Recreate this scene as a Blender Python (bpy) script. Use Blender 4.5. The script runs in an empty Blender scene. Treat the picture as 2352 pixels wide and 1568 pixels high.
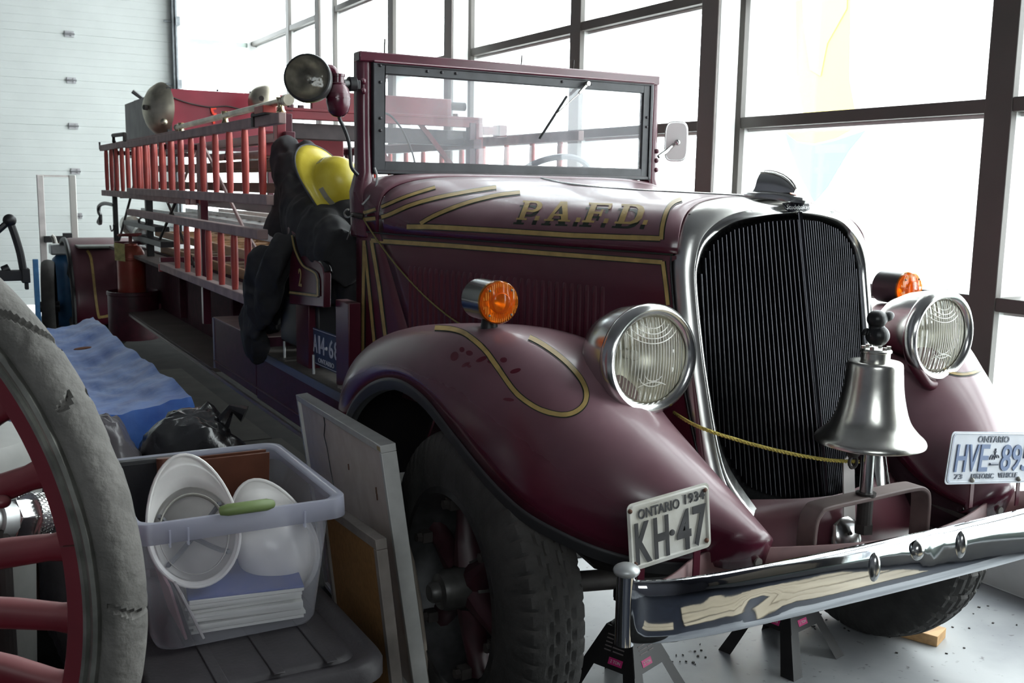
import bpy, math, random
from mathutils import Vector, Matrix, noise
from mathutils.bvhtree import BVHTree
V = Vector
PI = math.pi
R = math.radians
sc = bpy.context.scene
col = sc.collection
random.seed(7)

# ------------------------------------------------------------------ camera
# truck axes: X to the truck's left, Y to its rear, Z up; the front axle is at Y = 0
EYE = V((-2.07, -2.44, 1.55))
F = 2350.0
RX = V((0.87336919, -0.48676853, 0.01681241))      # camera right
RY = V((-0.05748441, -0.13729369, -0.98886095))    # camera down
RZ = V((0.48365463, 0.86267424, -0.14788968))      # camera forward
cam = bpy.data.cameras.new('camera'); cam_o = bpy.data.objects.new('camera', cam); col.objects.link(cam_o)
cam.lens = 36.0 * F / 2352.0; cam.sensor_width = 36; cam.sensor_fit = 'HORIZONTAL'; cam.clip_start = .05; cam.clip_end = 200
m3 = Matrix((RX, -RY, -RZ)).transposed()
cam_o.matrix_world = Matrix.Translation(EYE) @ m3.to_4x4()
cam.dof.use_dof = True; cam.dof.focus_distance = 2.75; cam.dof.aperture_fstop = 11
sc.camera = cam_o

def ray(px, py):
    return (RX * ((px - 1176) / F) + RY * ((py - 784) / F) + RZ)
def at(px, py, ax, val):
    d = ray(px, py); i = 'xyz'.index(ax); return EYE + d * ((val - EYE[i]) / d[i])
def on_plane(px, py, p0, n):
    d = ray(px, py); return EYE + d * ((p0 - EYE).dot(n) / d.dot(n))

# ------------------------------------------------------------------ light: bright overcast sky
w = bpy.data.worlds.new('world'); sc.world = w; w.use_nodes = True
nt = w.node_tree; bg = nt.nodes['Background']
bg.inputs[0].default_value = (0.93, 0.97, 1.0, 1); bg.inputs[1].default_value = 9.0
sc.view_settings.view_transform = 'Standard'; sc.view_settings.look = 'None'
sc.view_settings.exposure = 0.12; sc.view_settings.gamma = 1.0; sc.view_settings.use_curve_mapping = False
def portal(loc, sx, sy, direction):
    l = bpy.data.lights.new('window_portal', 'AREA'); l.shape = 'RECTANGLE'; l.size = sx; l.size_y = sy; l.cycles.is_portal = True
    o = bpy.data.objects.new('window_portal', l); col.objects.link(o); o.location = loc
    o.rotation_euler = V(direction).to_track_quat('-Z', 'Y').to_euler()
portal((1.78, 4.03, 2.9), 14.0, 5.0, (-1, 0, 0))
portal((1.15, 11.1, 2.9), 1.2, 5.0, (0, -1, 0))
portal((-4.0, -6.1, 3.1), 3.2, 1.6, (0, 1, 0))  # portal of the added window behind the camera

# ------------------------------------------------------------------ materials
MATS = {}
def mat(name, color, rough=.5, metal=0.0, noise_amt=0.0, nscale=20.0, bump=0.0, bscale=60.0, spec=.5, coat=0.0, dust=0.0, dust_col=(.36, .24, .25), color2=None, stretch=None, detail=6.0):
    if name in MATS: return MATS[name]
    m = bpy.data.materials.new(name); m.use_nodes = True; MATS[name] = m
    t = m.node_tree; b = t.nodes['Principled BSDF']
    b.inputs['Roughness'].default_value = rough; b.inputs['Metallic'].default_value = metal
    b.inputs['Specular IOR Level'].default_value = spec; b.inputs['Coat Weight'].default_value = coat; b.inputs['Coat Roughness'].default_value = .15
    c = (*color, 1)
    b.inputs['Base Color'].default_value = c
    tc = t.nodes.new('ShaderNodeTexCoord'); mp = t.nodes.new('ShaderNodeMapping'); t.links.new(tc.outputs['Object'], mp.inputs[0])
    if stretch: mp.inputs['Scale'].default_value = stretch
    out = None
    if noise_amt or color2:
        n = t.nodes.new('ShaderNodeTexNoise'); n.inputs['Scale'].default_value = nscale; n.inputs['Detail'].default_value = detail
        t.links.new(mp.outputs[0], n.inputs[0])
        r = t.nodes.new('ShaderNodeValToRGB'); r.color_ramp.elements[0].position = .35; r.color_ramp.elements[1].position = .68
        if color2: r.color_ramp.elements[1].color = (*color2, 1)
        else: r.color_ramp.elements[1].color = tuple(min(1, x * (1 + noise_amt)) for x in color) + (1,)
        r.color_ramp.elements[0].color = tuple(x * (1 - noise_amt * .7) for x in color) + (1,)
        t.links.new(n.outputs[0], r.inputs[0]); out = r.outputs[0]
    if dust:
        g = t.nodes.new('ShaderNodeNewGeometry'); s = t.nodes.new('ShaderNodeSeparateXYZ'); t.links.new(g.outputs['Normal'], s.inputs[0])
        mr = t.nodes.new('ShaderNodeMapRange'); mr.inputs[1].default_value = .0; mr.inputs[2].default_value = 1.0; mr.inputs[3].default_value = 0; mr.inputs[4].default_value = dust
        t.links.new(s.outputs[2], mr.inputs[0])
        n2 = t.nodes.new('ShaderNodeTexNoise'); n2.inputs['Scale'].default_value = 5; n2.inputs['Detail'].default_value = 8; t.links.new(mp.outputs[0], n2.inputs[0])
        mu = t.nodes.new('ShaderNodeMath'); mu.operation = 'MULTIPLY'; t.links.new(mr.outputs[0], mu.inputs[0]); 
        ad = t.nodes.new('ShaderNodeMath'); ad.operation = 'ADD'; ad.inputs[1].default_value = .45; t.links.new(n2.outputs[0], ad.inputs[0]); t.links.new(ad.outputs[0], mu.inputs[1])
        mx = t.nodes.new('ShaderNodeMix'); mx.data_type = 'RGBA'; mx.inputs[6].default_value = c; mx.inputs[7].default_value = (*dust_col, 1)
        if out: t.links.new(out, mx.inputs[6])
        t.links.new(mu.outputs[0], mx.inputs[0]); out = mx.outputs[2]
        mr2 = t.nodes.new('ShaderNodeMapRange'); mr2.inputs[3].default_value = rough; mr2.inputs[4].default_value = min(.6, rough + .25); t.links.new(mu.outputs[0], mr2.inputs[0]); t.links.new(mr2.outputs[0], b.inputs['Roughness'])
    if out: t.links.new(out, b.inputs['Base Color'])
    if bump:
        n3 = t.nodes.new('ShaderNodeTexNoise'); n3.inputs['Scale'].default_value = bscale; n3.inputs['Detail'].default_value = 5; t.links.new(mp.outputs[0], n3.inputs[0])
        bp = t.nodes.new('ShaderNodeBump'); bp.inputs['Strength'].default_value = bump; bp.inputs['Distance'].default_value = .01
        t.links.new(n3.outputs[0], bp.inputs['Height']); t.links.new(bp.outputs[0], b.inputs['Normal'])
    return m
def glassy(name, tint, trans, gloss_rough=.03, white=0.0, white_col=(.9, .9, .9), wave=None, bump=0.0, noise_white=0.0):
    # thin pane or thin plastic: part see-through, part glossy, part milky
    if name in MATS: return MATS[name]
    m = bpy.data.materials.new(name); m.use_nodes = True; MATS[name] = m
    t = m.node_tree; t.nodes.remove(t.nodes['Principled BSDF']); o = t.nodes['Material Output']
    tr = t.nodes.new('ShaderNodeBsdfTransparent'); tr.inputs[0].default_value = (*tint, 1)
    gl = t.nodes.new('ShaderNodeBsdfGlossy'); gl.inputs['Roughness'].default_value = gloss_rough
    fr = t.nodes.new('ShaderNodeLayerWeight'); fr.inputs[0].default_value = .5
    pw = t.nodes.new('ShaderNodeMath'); pw.operation = 'POWER'; pw.inputs[1].default_value = 4.5; t.links.new(fr.outputs['Facing'], pw.inputs[0])
    ml = t.nodes.new('ShaderNodeMath'); ml.operation = 'MULTIPLY_ADD'; ml.inputs[1].default_value = .9; ml.inputs[2].default_value = .045; t.links.new(pw.outputs[0], ml.inputs[0])
    mx = t.nodes.new('ShaderNodeMixShader'); t.links.new(ml.outputs[0], mx.inputs[0]); t.links.new(tr.outputs[0], mx.inputs[1]); t.links.new(gl.outputs[0], mx.inputs[2])
    df = t.nodes.new('ShaderNodeBsdfDiffuse'); df.inputs[0].default_value = (*white_col, 1)
    tl = t.nodes.new('ShaderNodeBsdfTranslucent'); tl.inputs[0].default_value = (*white_col, 1)
    dd = t.nodes.new('ShaderNodeMixShader'); dd.inputs[0].default_value = .5; t.links.new(df.outputs[0], dd.inputs[1]); t.links.new(tl.outputs[0], dd.inputs[2])
    m2 = t.nodes.new('ShaderNodeMixShader'); m2.inputs[0].default_value = white; t.links.new(mx.outputs[0], m2.inputs[1]); t.links.new(dd.outputs[0], m2.inputs[2])
    t.links.new(m2.outputs[0], o.inputs[0])
    tc = t.nodes.new('ShaderNodeTexCoord')
    if noise_white:
        n = t.nodes.new('ShaderNodeTexNoise'); n.inputs['Scale'].default_value = 3.0; n.inputs['Detail'].default_value = 8; n.inputs['Distortion'].default_value = 1.5
        t.links.new(tc.outputs['Object'], n.inputs[0]); mr = t.nodes.new('ShaderNodeMapRange'); mr.inputs[1].default_value = .35; mr.inputs[2].default_value = .75
        mr.inputs[3].default_value = white; mr.inputs[4].default_value = white + noise_white; t.links.new(n.outputs[0], mr.inputs[0]); t.links.new(mr.outputs[0], m2.inputs[0])
    if wave:
        wv = t.nodes.new('ShaderNodeTexWave'); wv.inputs['Scale'].default_value = wave; wv.bands_direction = 'X'; t.links.new(tc.outputs['Object'], wv.inputs[0])
        bp = t.nodes.new('ShaderNodeBump'); bp.inputs['Strength'].default_value = .8; bp.inputs['Distance'].default_value = .004
        t.links.new(wv.outputs['Fac'], bp.inputs['Height']); t.links.new(bp.outputs[0], gl.inputs['Normal']); t.links.new(bp.outputs[0], fr.inputs['Normal']); t.links.new(bp.outputs[0], df.inputs['Normal'])
    elif bump:
        n3 = t.nodes.new('ShaderNodeTexNoise'); n3.inputs['Scale'].default_value = 25; t.links.new(tc.outputs['Object'], n3.inputs[0])
        bp = t.nodes.new('ShaderNodeBump'); bp.inputs['Strength'].default_value = bump; bp.inputs['Distance'].default_value = .01
        t.links.new(n3.outputs[0], bp.inputs['Height']); t.links.new(bp.outputs[0], gl.inputs['Normal'])
    return m
paint = mat('maroon_paint', (.072, .009, .022), .25, noise_amt=.18, nscale=6, coat=.3, dust=.62, dust_col=(.40, .25, .28), bump=.03, bscale=14)
paint_side = mat('maroon_side_paint', (.075, .010, .021), .33, noise_amt=.22, nscale=4, dust=.3, bump=.04, bscale=9)
paint_red = mat('weathered_red_paint', (.20, .020, .030), .42, noise_amt=.25, nscale=5, dust=.5, dust_col=(.40, .27, .28))
rung_red = mat('rung_red', (.42, .06, .055), .45, noise_amt=.25, nscale=9, dust=.3, color2=(.50, .07, .05))
rail_red = mat('dusty_ladder_rail', (.36, .25, .24), .7, noise_amt=.2, nscale=12, dust=.75, dust_col=(.42, .33, .32))
wood_dark = mat('old_brown_wood', (.12, .06, .035), .6, noise_amt=.35, nscale=3, stretch=(8, 1, 8), dust=.4, dust_col=(.3, .25, .2))
wood_warm = mat('varnished_wood', (.42, .22, .09), .5, noise_amt=.3, nscale=3, stretch=(8, 1, 8), dust=.3, dust_col=(.5, .4, .3))
pine = mat('pine_wood', (.55, .33, .15), .6, noise_amt=.25, nscale=4, stretch=(1, 9, 9))
black = mat('black_paint', (.012, .012, .014), .45, noise_amt=.3, nscale=10)
dark_frame = mat('dark_grey_frame', (.035, .037, .042), .42, noise_amt=.3, nscale=15, dust=.15)
rubber = mat('tyre_rubber', (.028, .027, .026), .75, noise_amt=.35, nscale=14, bump=.25, bscale=70, dust=.35, dust_col=(.16, .14, .13))
chrome = mat('chrome', (.62, .62, .61), .21, 1.0, noise_amt=.12, nscale=8, bump=.02, bscale=7)
chrome_b = mat('bumper_chrome', (.58, .60, .63), .055, 1.0, noise_amt=.06, nscale=5, bump=.05, bscale=5)
nickel = mat('dull_nickel', (.60, .59, .55), .27, 1.0, noise_amt=.25, nscale=9, bump=.05, bscale=20)
brass = mat('tarnished_brass', (.50, .46, .37), .42, 1.0, noise_amt=.3, nscale=9, bump=.05, bscale=20)
steel = mat('dusty_steel', (.25, .24, .22), .5, .7, noise_amt=.3, nscale=9)
iron = mat('dark_iron', (.04, .034, .032), .6, .3, noise_amt=.4, nscale=12)
rust = mat('rusty_steel', (.12, .06, .04), .8, .3, noise_amt=.5, nscale=30)
gold = mat('gold_paint', (.40, .28, .10), .45, noise_amt=.2, nscale=25)
outline = mat('black_pinstripe', (.02, .028, .02), .4)
alu = mat('aluminium', (.55, .56, .56), .45, .6, noise_amt=.15, nscale=12)
offwhite = mat('dusty_white', (.60, .56, .54), .6, noise_amt=.12, nscale=10)
white_metal = mat('white_mullion_paint', (.72, .73, .71), .45, noise_amt=.05, nscale=3)
brown_metal = mat('bronze_mullion_paint', (.115, .105, .095), .5, noise_amt=.08, nscale=3)
cloth = mat('black_canvas', (.016, .016, .018), .85, noise_amt=.4, nscale=6, bump=.25, bscale=14, dust=.10, dust_col=(.2, .2, .21))

# ------------------------------------------------------------------ mesh helpers
class MB:
    def __init__(s): s.v = []; s.f = []
    def add(s, vs, fs):
        o = len(s.v); s.v += [V(p) for p in vs]; s.f += [tuple(o + i for i in f) for f in fs]; return s
    def box(s, c, d, rot=None):
        vs = [V((x * d[0] / 2, y * d[1] / 2, z * d[2] / 2)) for x in (-1, 1) for y in (-1, 1) for z in (-1, 1)]
        if rot: vs = [rot @ p for p in vs]
        return s.add([V(c) + p for p in vs], [(0, 1, 3, 2), (4, 6, 7, 5), (0, 4, 5, 1), (2, 3, 7, 6), (0, 2, 6, 4), (1, 5, 7, 3)])
    def bx(s, a, b):
        a = V(a); b = V(b); return s.box((a + b) / 2, [abs(q) for q in (b - a)])
    def grid(s, rows, cu=False, cv=False):
        n = len(rows); m = len(rows[0]); vs = [p for r in rows for p in r]; fs = []
        for i in range(n if cu else n - 1):
            for j in range(m if cv else m - 1):
                fs.append((i * m + j, ((i + 1) % n) * m + j, ((i + 1) % n) * m + (j + 1) % m, i * m + (j + 1) % m))
        return s.add(vs, fs)
    def cap(s, pts, flip=False):
        return s.add(pts, [tuple(range(len(pts)))[::-1] if flip else tuple(range(len(pts)))])
    def tube(s, pts, r, n=10, caps=True, closed=False):
        pts = [V(p) for p in pts]; k = len(pts); rr = r if isinstance(r, (list, tuple)) else [r] * k
        rows = []; nrm = None
        for i, p in enumerate(pts):
            if closed: t = pts[(i + 1) % k] - pts[i - 1]
            else: t = pts[min(i + 1, k - 1)] - pts[max(i - 1, 0)]
            t.normalize()
            if nrm is None: nrm = t.orthogonal().normalized()
            else: nrm = (nrm - t * nrm.dot(t)).normalized()
            b = t.cross(nrm)
            rows.append([p + (nrm * math.cos(2 * PI * j / n) + b * math.sin(2 * PI * j / n)) * rr[i] for j in range(n)])
        s.grid(rows, closed, True)
        if caps and not closed: s.cap(rows[0]); s.cap(rows[-1], True)
        return s
    def cyl(s, a, b, r, r2=None, n=16): return s.tube([a, b], [r, r if r2 is None else r2], n)
    def lathe(s, prof, o, axis, n=32, close=False, ang=None):
        o = V(o); ax = V(axis).normalized(); u = ax.orthogonal().normalized(); v = ax.cross(u); rows = []
        for r, h in prof: rows.append([o + ax * h + (u * math.cos(2 * PI * j / n) + v * math.sin(2 * PI * j / n)) * max(r, 1e-5) for j in range(n)])
        return s.grid(rows, close, True)
    def ball(s, c, r, n=16, m=10, rot=None):
        rows = []; r = (r, r, r) if isinstance(r, (int, float)) else r
        for i in range(m + 1):
            a = PI * i / m; rows.append([])
            for j in range(n):
                p = V((r[0] * math.sin(a) * math.cos(2 * PI * j / n), r[1] * math.sin(a) * math.sin(2 * PI * j / n), r[2] * math.cos(a)))
                rows[-1].append(V(c) + (rot @ p if rot else p))
        return s.grid(rows, False, True)
    def prism(s, poly, o, ux, uy, th):
        # polygon in the plane (ux, uy) at o, thickness along the normal
        o = V(o); ux = V(ux); uy = V(uy); nn = ux.cross(uy).normalized() * th
        a = [o + ux * x + uy * y for x, y in poly]; b = [p + nn for p in a]; k = len(a)
        s.add(a + b, [tuple(range(k))[::-1], tuple(range(k, 2 * k))] + [(i, (i + 1) % k, k + (i + 1) % k, k + i) for i in range(k)]); return s
def world_of(o):
    p = V((0, 0, 0))
    while o: p = p + V(o.location); o = o.parent
    return p
def build(mb, name, m, parent=None, smooth=False, bevel=0.0, solid=0.0, sub=0, label=None, kind=None, merge=True, loc=None, seg=2, autos=40):
    me = bpy.data.meshes.new(name); base = world_of(parent) if parent else V((0, 0, 0))
    if loc is not None: base = V(loc)
    me.from_pydata([tuple(p - base) for p in mb.v], [], mb.f)
    import bmesh
    bm = bmesh.new(); bm.from_mesh(me)
    if merge: bmesh.ops.remove_doubles(bm, verts=bm.verts, dist=1e-5)
    bmesh.ops.recalc_face_normals(bm, faces=bm.faces)
    bm.to_mesh(me); bm.free()
    me.materials.append(m)
    o = bpy.data.objects.new(name, me); col.objects.link(o)
    if parent: o.parent = parent; o.location = base - world_of(parent)
    else: o.location = base
    if solid: md = o.modifiers.new('solid', 'SOLIDIFY'); md.thickness = solid; md.offset = 0
    if bevel: md = o.modifiers.new('bevel', 'BEVEL'); md.width = bevel; md.segments = seg; md.limit_method = 'ANGLE'; md.angle_limit = R(35)
    if sub: md = o.modifiers.new('sub', 'SUBSURF'); md.levels = sub; md.render_levels = sub
    if smooth or bevel:
        for p in me.polygons: p.use_smooth = True
        if not sub: me.set_sharp_from_angle(angle=R(autos))
    if label: o['label'] = label
    if kind: o['kind'] = kind
    return o
def thing(name, loc, label, cat, group=None):
    o = bpy.data.objects.new(name, None); col.objects.link(o); o.location = loc; o.empty_display_size = .1
    o['label'] = label; o['category'] = cat
    if group: o['group'] = group
    return o
def tag(o, label, cat, group=None):
    o['label'] = label; o['category'] = cat
    if group: o['group'] = group
    return o
def struct(mb, name, m, **k):
    o = build(mb, name, m, **k); o['kind'] = 'structure'; return o
def crom(pts, n=8, closed=False):
    # Catmull-Rom through points (tuples of any length)
    k = len(pts); out = []
    rng = range(k if closed else k - 1)
    for i in rng:
        if closed: p = [pts[(i + j) % k] for j in (-1, 0, 1, 2)]
        else: p = [pts[max(0, min(k - 1, i + j))] for j in (-1, 0, 1, 2)]
        for a in range(n):
            t = a / n
            out.append(tuple(.5 * ((2 * p[1][d]) + (-p[0][d] + p[2][d]) * t + (2 * p[0][d] - 5 * p[1][d] + 4 * p[2][d] - p[3][d]) * t * t + (-p[0][d] + 3 * p[1][d] - 3 * p[2][d] + p[3][d]) * t ** 3) for d in range(len(pts[0]))))
    if not closed: out.append(tuple(pts[-1]))
    return out
def lerp_table(tab, x):
    if x <= tab[0][0]: return tab[0][1]
    for (a, va), (b, vb) in zip(tab, tab[1:]):
        if x <= b: return va + (vb - va) * (x - a) / (b - a)
    return tab[-1][1]
def text_mesh(txt, size=1.0, extrude=0.0, sx=1.0, shear=0.0, spacing=1.0, offset=0.0):
    c = bpy.data.curves.new('text', 'FONT'); c.body = txt; c.size = size; c.extrude = extrude; c.align_x = 'CENTER'; c.align_y = 'CENTER'; c.shear = shear; c.space_character = spacing; c.offset = offset; c.resolution_u = 3
    o = bpy.data.objects.new('text', c); col.objects.link(o)
    dg = bpy.context.evaluated_depsgraph_get(); dg.update(); me = o.evaluated_get(dg).to_mesh()
    vs = [V((v.co.x * sx, v.co.y, v.co.z)) for v in me.vertices]; fs = [tuple(p.vertices) for p in me.polygons]
    bpy.data.objects.remove(o); bpy.data.curves.remove(c)
    return vs, fs
def text_on(mb, txt, o, ux, uy, height, width=None, depth=.001, shear=0.0, bold=0.0, spacing=1.0):
    # lettering in the plane (ux, uy) centred at o with given cap height and total width
    vs, fs = text_mesh(txt, 1.0, .5, 1.0, shear, spacing, bold)
    x0 = min(p.x for p in vs); x1 = max(p.x for p in vs); y0 = min(p.y for p in vs); y1 = max(p.y for p in vs)
    sy = height / (y1 - y0); sx = (width / (x1 - x0)) if width else sy
    ux = V(ux).normalized(); uy = V(uy).normalized(); nn = ux.cross(uy)
    mb.add([V(o) + ux * ((p.x - (x0 + x1) / 2) * sx) + uy * ((p.y - (y0 + y1) / 2) * sy) + nn * (p.z * depth) for p in vs], fs)

# ------------------------------------------------------------------ the hall
fm = bpy.data.materials.new('concrete_floor'); fm.use_nodes = True; t = fm.node_tree; b = t.nodes['Principled BSDF']
tc = t.nodes.new('ShaderNodeTexCoord'); n = t.nodes.new('ShaderNodeTexNoise'); n.inputs['Scale'].default_value = 1.6; n.inputs['Detail'].default_value = 9; t.links.new(tc.outputs['Object'], n.inputs[0])
r = t.nodes.new('ShaderNodeValToRGB'); r.color_ramp.elements[0].color = (.22, .23, .25, 1); r.color_ramp.elements[1].color = (.40, .41, .42, 1); r.color_ramp.elements[0].position = .38; r.color_ramp.elements[1].position = .6
t.links.new(n.outputs[0], r.inputs[0])
n2 = t.nodes.new('ShaderNodeTexNoise'); n2.inputs['Scale'].default_value = 28; n2.inputs['Detail'].default_value = 6; t.links.new(tc.outputs['Object'], n2.inputs[0])
r2 = t.nodes.new('ShaderNodeValToRGB'); r2.color_ramp.elements[0].position = .27; r2.color_ramp.elements[1].position = .36; r2.color_ramp.elements[0].color = (.3, .28, .27, 1)
t.links.new(n2.outputs[0], r2.inputs[0]); mx = t.nodes.new('ShaderNodeMix'); mx.data_type = 'RGBA'; mx.blend_type = 'MULTIPLY'; mx.inputs[0].default_value = 1
t.links.new(r.outputs[0], mx.inputs[6]); t.links.new(r2.outputs[0], mx.inputs[7]); t.links.new(mx.outputs[2], b.inputs['Base Color'])
mr = t.nodes.new('ShaderNodeMapRange'); mr.inputs[3].default_value = .28; mr.inputs[4].default_value = .6; t.links.new(n.outputs[0], mr.inputs[0]); t.links.new(mr.outputs[0], b.inputs['Roughness'])
XW = 1.56; YE = 11.0; YF = -6.0; XL = -7.5; ZC = 5.6
struct(MB().bx((XL, YF, -.2), (XW + .3, YE + .2, 0)), 'floor', fm)
ceil_m = mat('ceiling_paint', (.12, .12, .13), .9, noise_amt=.05)
wall_m = mat('wall_paint', (.10, .10, .12), .85, noise_amt=.06, nscale=3)
# dark sheet and pale planks ahead: unseen, added for the bumper to mirror
struct(MB().bx((XL, YF, ZC), (XW + .3, YE + .2, ZC + .2)), 'ceiling', ceil_m)
struct(MB().bx((XL - .2, YF, 0), (XL, YE + .2, ZC)), 'wall_left', wall_m)
# front wall (behind the camera) with an opening for an added fill window
fw = MB().bx((XL, YF - .2, 0), (-5.6, YF, ZC)).bx((-2.4, YF - .2, 0), (XW + .3, YF, ZC)).bx((-5.6, YF - .2, 0), (-2.4, YF, 2.3)).bx((-5.6, YF - .2, 3.9), (-2.4, YF, ZC))
struct(fw, 'wall_front', wall_m)
pane_glass = glassy('window_glass', (.97, .99, .98), 1, .01)
struct(MB().bx((1.60, YF, .31), (1.95, -2.95, ZC)), 'wall_right_front', wall_m)
cream_m = mat('cream_cladding', (.62, .54, .42), .6, noise_amt=.08, nscale=3)
cl = thing('trim_9', (1.58, -3.4, 0), '', ''); del cl['label']; del cl['category']; cl['kind'] = 'structure'  # unseen cream boards, added to give the bumper beige patches to mirror
for k in range(9): build(MB().bx((1.575, -4.4, .35 + k * .20), (1.598, -3.1, .35 + k * .20 + .193)), 'cladding_board', cream_m, cl, bevel=.003)
for k in range(6): build(MB().bx((1.575, -5.7, .35 + k * .20), (1.598, -4.8, .35 + k * .20 + .193)), 'cladding_board', cream_m, cl, bevel=.003)
wf = thing('window_1', (-4.0, YF - .1, 2.3), '', ''); del wf['label']; del wf['category']; wf['kind'] = 'structure'  # unseen window, added to light the front faces of the truck
for x in (-5.6, -4.05, -2.46): build(MB().bx((x, YF - .14, 2.3), (x + .06, YF - .06, 3.9)), 'mullion', brown_metal, wf)
for z in (2.3, 3.05, 3.84): build(MB().bx((-5.6, YF - .14, z), (-2.4, YF - .06, z + .06)), 'transom', brown_metal, wf)
build(MB().bx((-5.6, YF - .105, 2.32), (-2.4, YF - .1, 3.88)), 'pane', pane_glass, wf)

# window wall on the right: kerb, deep mullions, transoms, panes
kerb_m = mat('painted_kerb', (.50, .51, .51), .6, noise_amt=.12, nscale=5)
struct(MB().bx((1.54, YF, 0), (2.0, YE, .24)), 'wall_right', kerb_m, bevel=.01)
sill_m = mat('pale_green_sill', (.52, .62, .56), .4, noise_amt=.05)
struct(MB().bx((1.60, YF, .24), (2.1, YE, .30)), 'trim_1', sill_m)
struct(MB().bx((1.56, YF, 5.3), (1.95, YE, ZC)), 'trim_2', brown_metal)
ww = thing('window_2', (1.7, 2.5, .3), '', ''); del ww['label']; del ww['category']; ww['kind'] = 'structure'
ks = list(range(-2, 8))
GX = 1.74
def mull(y, y2):
    build(MB().bx((XW, y, .30), (XW + .035, y2, 5.3)), 'mullion_face', brown_metal, ww, bevel=.003)  # inner face coloured brown for the shade on it
    build(MB().bx((XW + .036, y + .004, .30), (GX - .005, y2 - .004, 5.3)), 'mullion_side', white_metal, ww)  # side coloured white for the window light falling on it
ym = [.14 + 1.54 * k for k in ks if .14 + 1.54 * k < YE - .1]
for y in ym: mull(y, y + .12)
zs = (1.10, 1.875, 2.545, 3.29, 4.2)
edges = ym + [YE]
for y0, y1 in zip(edges, edges[1:]):
    a = y0 + .12; bq = y1 if y1 != YE else YE
    if bq - a < .2: continue
    for z in zs:
        build(MB().bx((XW + .004, a, z), (GX - .01, bq, z + .055)), 'transom', brown_metal, ww, bevel=.003)
        build(MB().bx((XW + .06, a, z - .016), (GX - .01, bq, z - .001)), 'glazing_bead', white_metal, ww)
    for z0, z1 in zip((.30,) + tuple(q + .055 for q in zs), zs + (5.3,)):
        build(MB().bx((GX, a - .02, z0), (GX + .006, bq + .02, z1)), 'pane', pane_glass, ww)
# square steel posts standing inside the window wall
for i, y in enumerate((1.68, 4.74, 7.80)):
    o = thing('steel_post', (1.46, y + .07, 0), '', ''); del o['label']; del o['category']; o['kind'] = 'structure'
    o.name = 'trim_%d' % (i + 3)
    build(MB().bx((1.385, y, 0), (1.40, y + .13, ZC)), 'post_face', mat('taupe_post', (.19, .165, .155), .5), o, bevel=.004)  # shaded inner side of the white post, put into the colour
    build(MB().bx((1.4005, y, 0), (1.53, y + .13, ZC)), 'post_body', white_metal, o, bevel=.006)
# rear wall: sectional door, track, window
door_m = mat('sectional_door', (.62, .65, .635), .5, noise_amt=.04, nscale=3)
gd = thing('door_1', (-2.5, YE, 0), '', ''); del gd['label']; del gd['category']; gd['kind'] = 'structure'
hz = .075; k = 0; DX = .60
while hz < 5.0:
    rows = []
    prof = [(0, .006), (.004, 0)]
    for q in range(1, 6): zz = q * .53 / 6; prof += [(zz - .006, 0), (zz, .0035), (zz + .006, 0)]
    prof += [(.526, 0), (.53, .006)]
    mb = MB(); mb.grid([[V((x, YE - .03 + d, hz + z)) for z, d in prof] for x in (-6.5, DX)])
    mb.bx((-6.5, YE - .025 + .01, hz), (DX, YE + .01, hz + .53))
    build(mb, 'door_panel', door_m, gd)
    hz += .53; k += 1
hing_m = mat('zinc_hinge', (.5, .5, .52), .35, .8)
for xi in range(-5, 1):
    for j in range(1, 10):
        x = -.585 + .0 + xi * 1.0
        build(MB().bx((x - .055, YE - .045, .075 + .53 * j - .035), (x + .045, YE - .031, .075 + .53 * j + .035)).cyl((x - .06, YE - .055, .075 + .53 * j), (x + .05, YE - .055, .075 + .53 * j), .011, n=8).bx((x + .012, YE - .06, .075 + .53 * j - .025), (x + .03, YE - .045, .075 + .53 * j + .025)), 'door_hinge', hing_m, gd)
tk = MB().bx((DX - .03, YE - .12, 0), (DX + .0, YE - .05, 5.2)).bx((DX + .0, YE - .16, 0), (DX + .018, YE - .03, 5.2))
for z in (1.0, 2.0, 2.75, 3.5): tk.cyl((DX - .12, YE - .07, z), (DX - .02, YE - .07, z), .012, n=8).bx((DX + .0, YE - .18, z - .05), (DX + .05, YE - .02, z + .05))
build(tk, 'door_track', mat('galvanised', (.30, .32, .34), .4, .8, noise_amt=.2), gd)
struct(MB().bx((XL, YE, 0), (-6.5, YE + .2, ZC)).bx((-6.5, YE, 5.1), (DX, YE + .2, ZC)), 'wall_back', wall_m)
struct(MB().bx((DX + .02, YE - .04, 0), (DX + .10, YE + .16, ZC)), 'trim_8', white_metal)
bwn = thing('window_3', (1.1, YE + .1, .3), '', ''); del bwn['label']; del bwn['category']; bwn['kind'] = 'structure'
build(MB().bx((XW - .04, YE - .02, 0), (XW + .3, YE + .2, ZC)), 'corner_post', white_metal, bwn)
for z in (.3, 1.875, 3.27, 4.5): build(MB().bx((DX + .10, YE + .02, z), (XW - .03, YE + .14, z + .06)), 'transom', sill_m, bwn)
build(MB().bx((DX + .1, YE, 0), (XW - .03, YE + .16, .29)), 'stall_riser', white_metal, bwn)
build(MB().bx((DX + .08, YE + .07, .31), (XW, YE + .076, ZC)), 'pane', pane_glass, bwn)
# outdoors: pale ground and a painted building front, all blown out by daylight
snow = mat('pale_paving', (.7, .7, .7), .9, noise_amt=.05, nscale=2)
struct(MB().bx((2.1, -40, -.25), (60, 60, -.1)), 'ground_outside', snow)
struct(MB().bx((-30, YE + .3, -.25), (2.1, 60, -.1)), 'ground_outside', snow)
# ------------------------------------------------------------------ the fire truck
T = thing('fire_truck', (0, 0, 0), 'old open-cab maroon ladder fire truck with gold striping and a tall chrome grille', 'fire truck')

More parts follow.
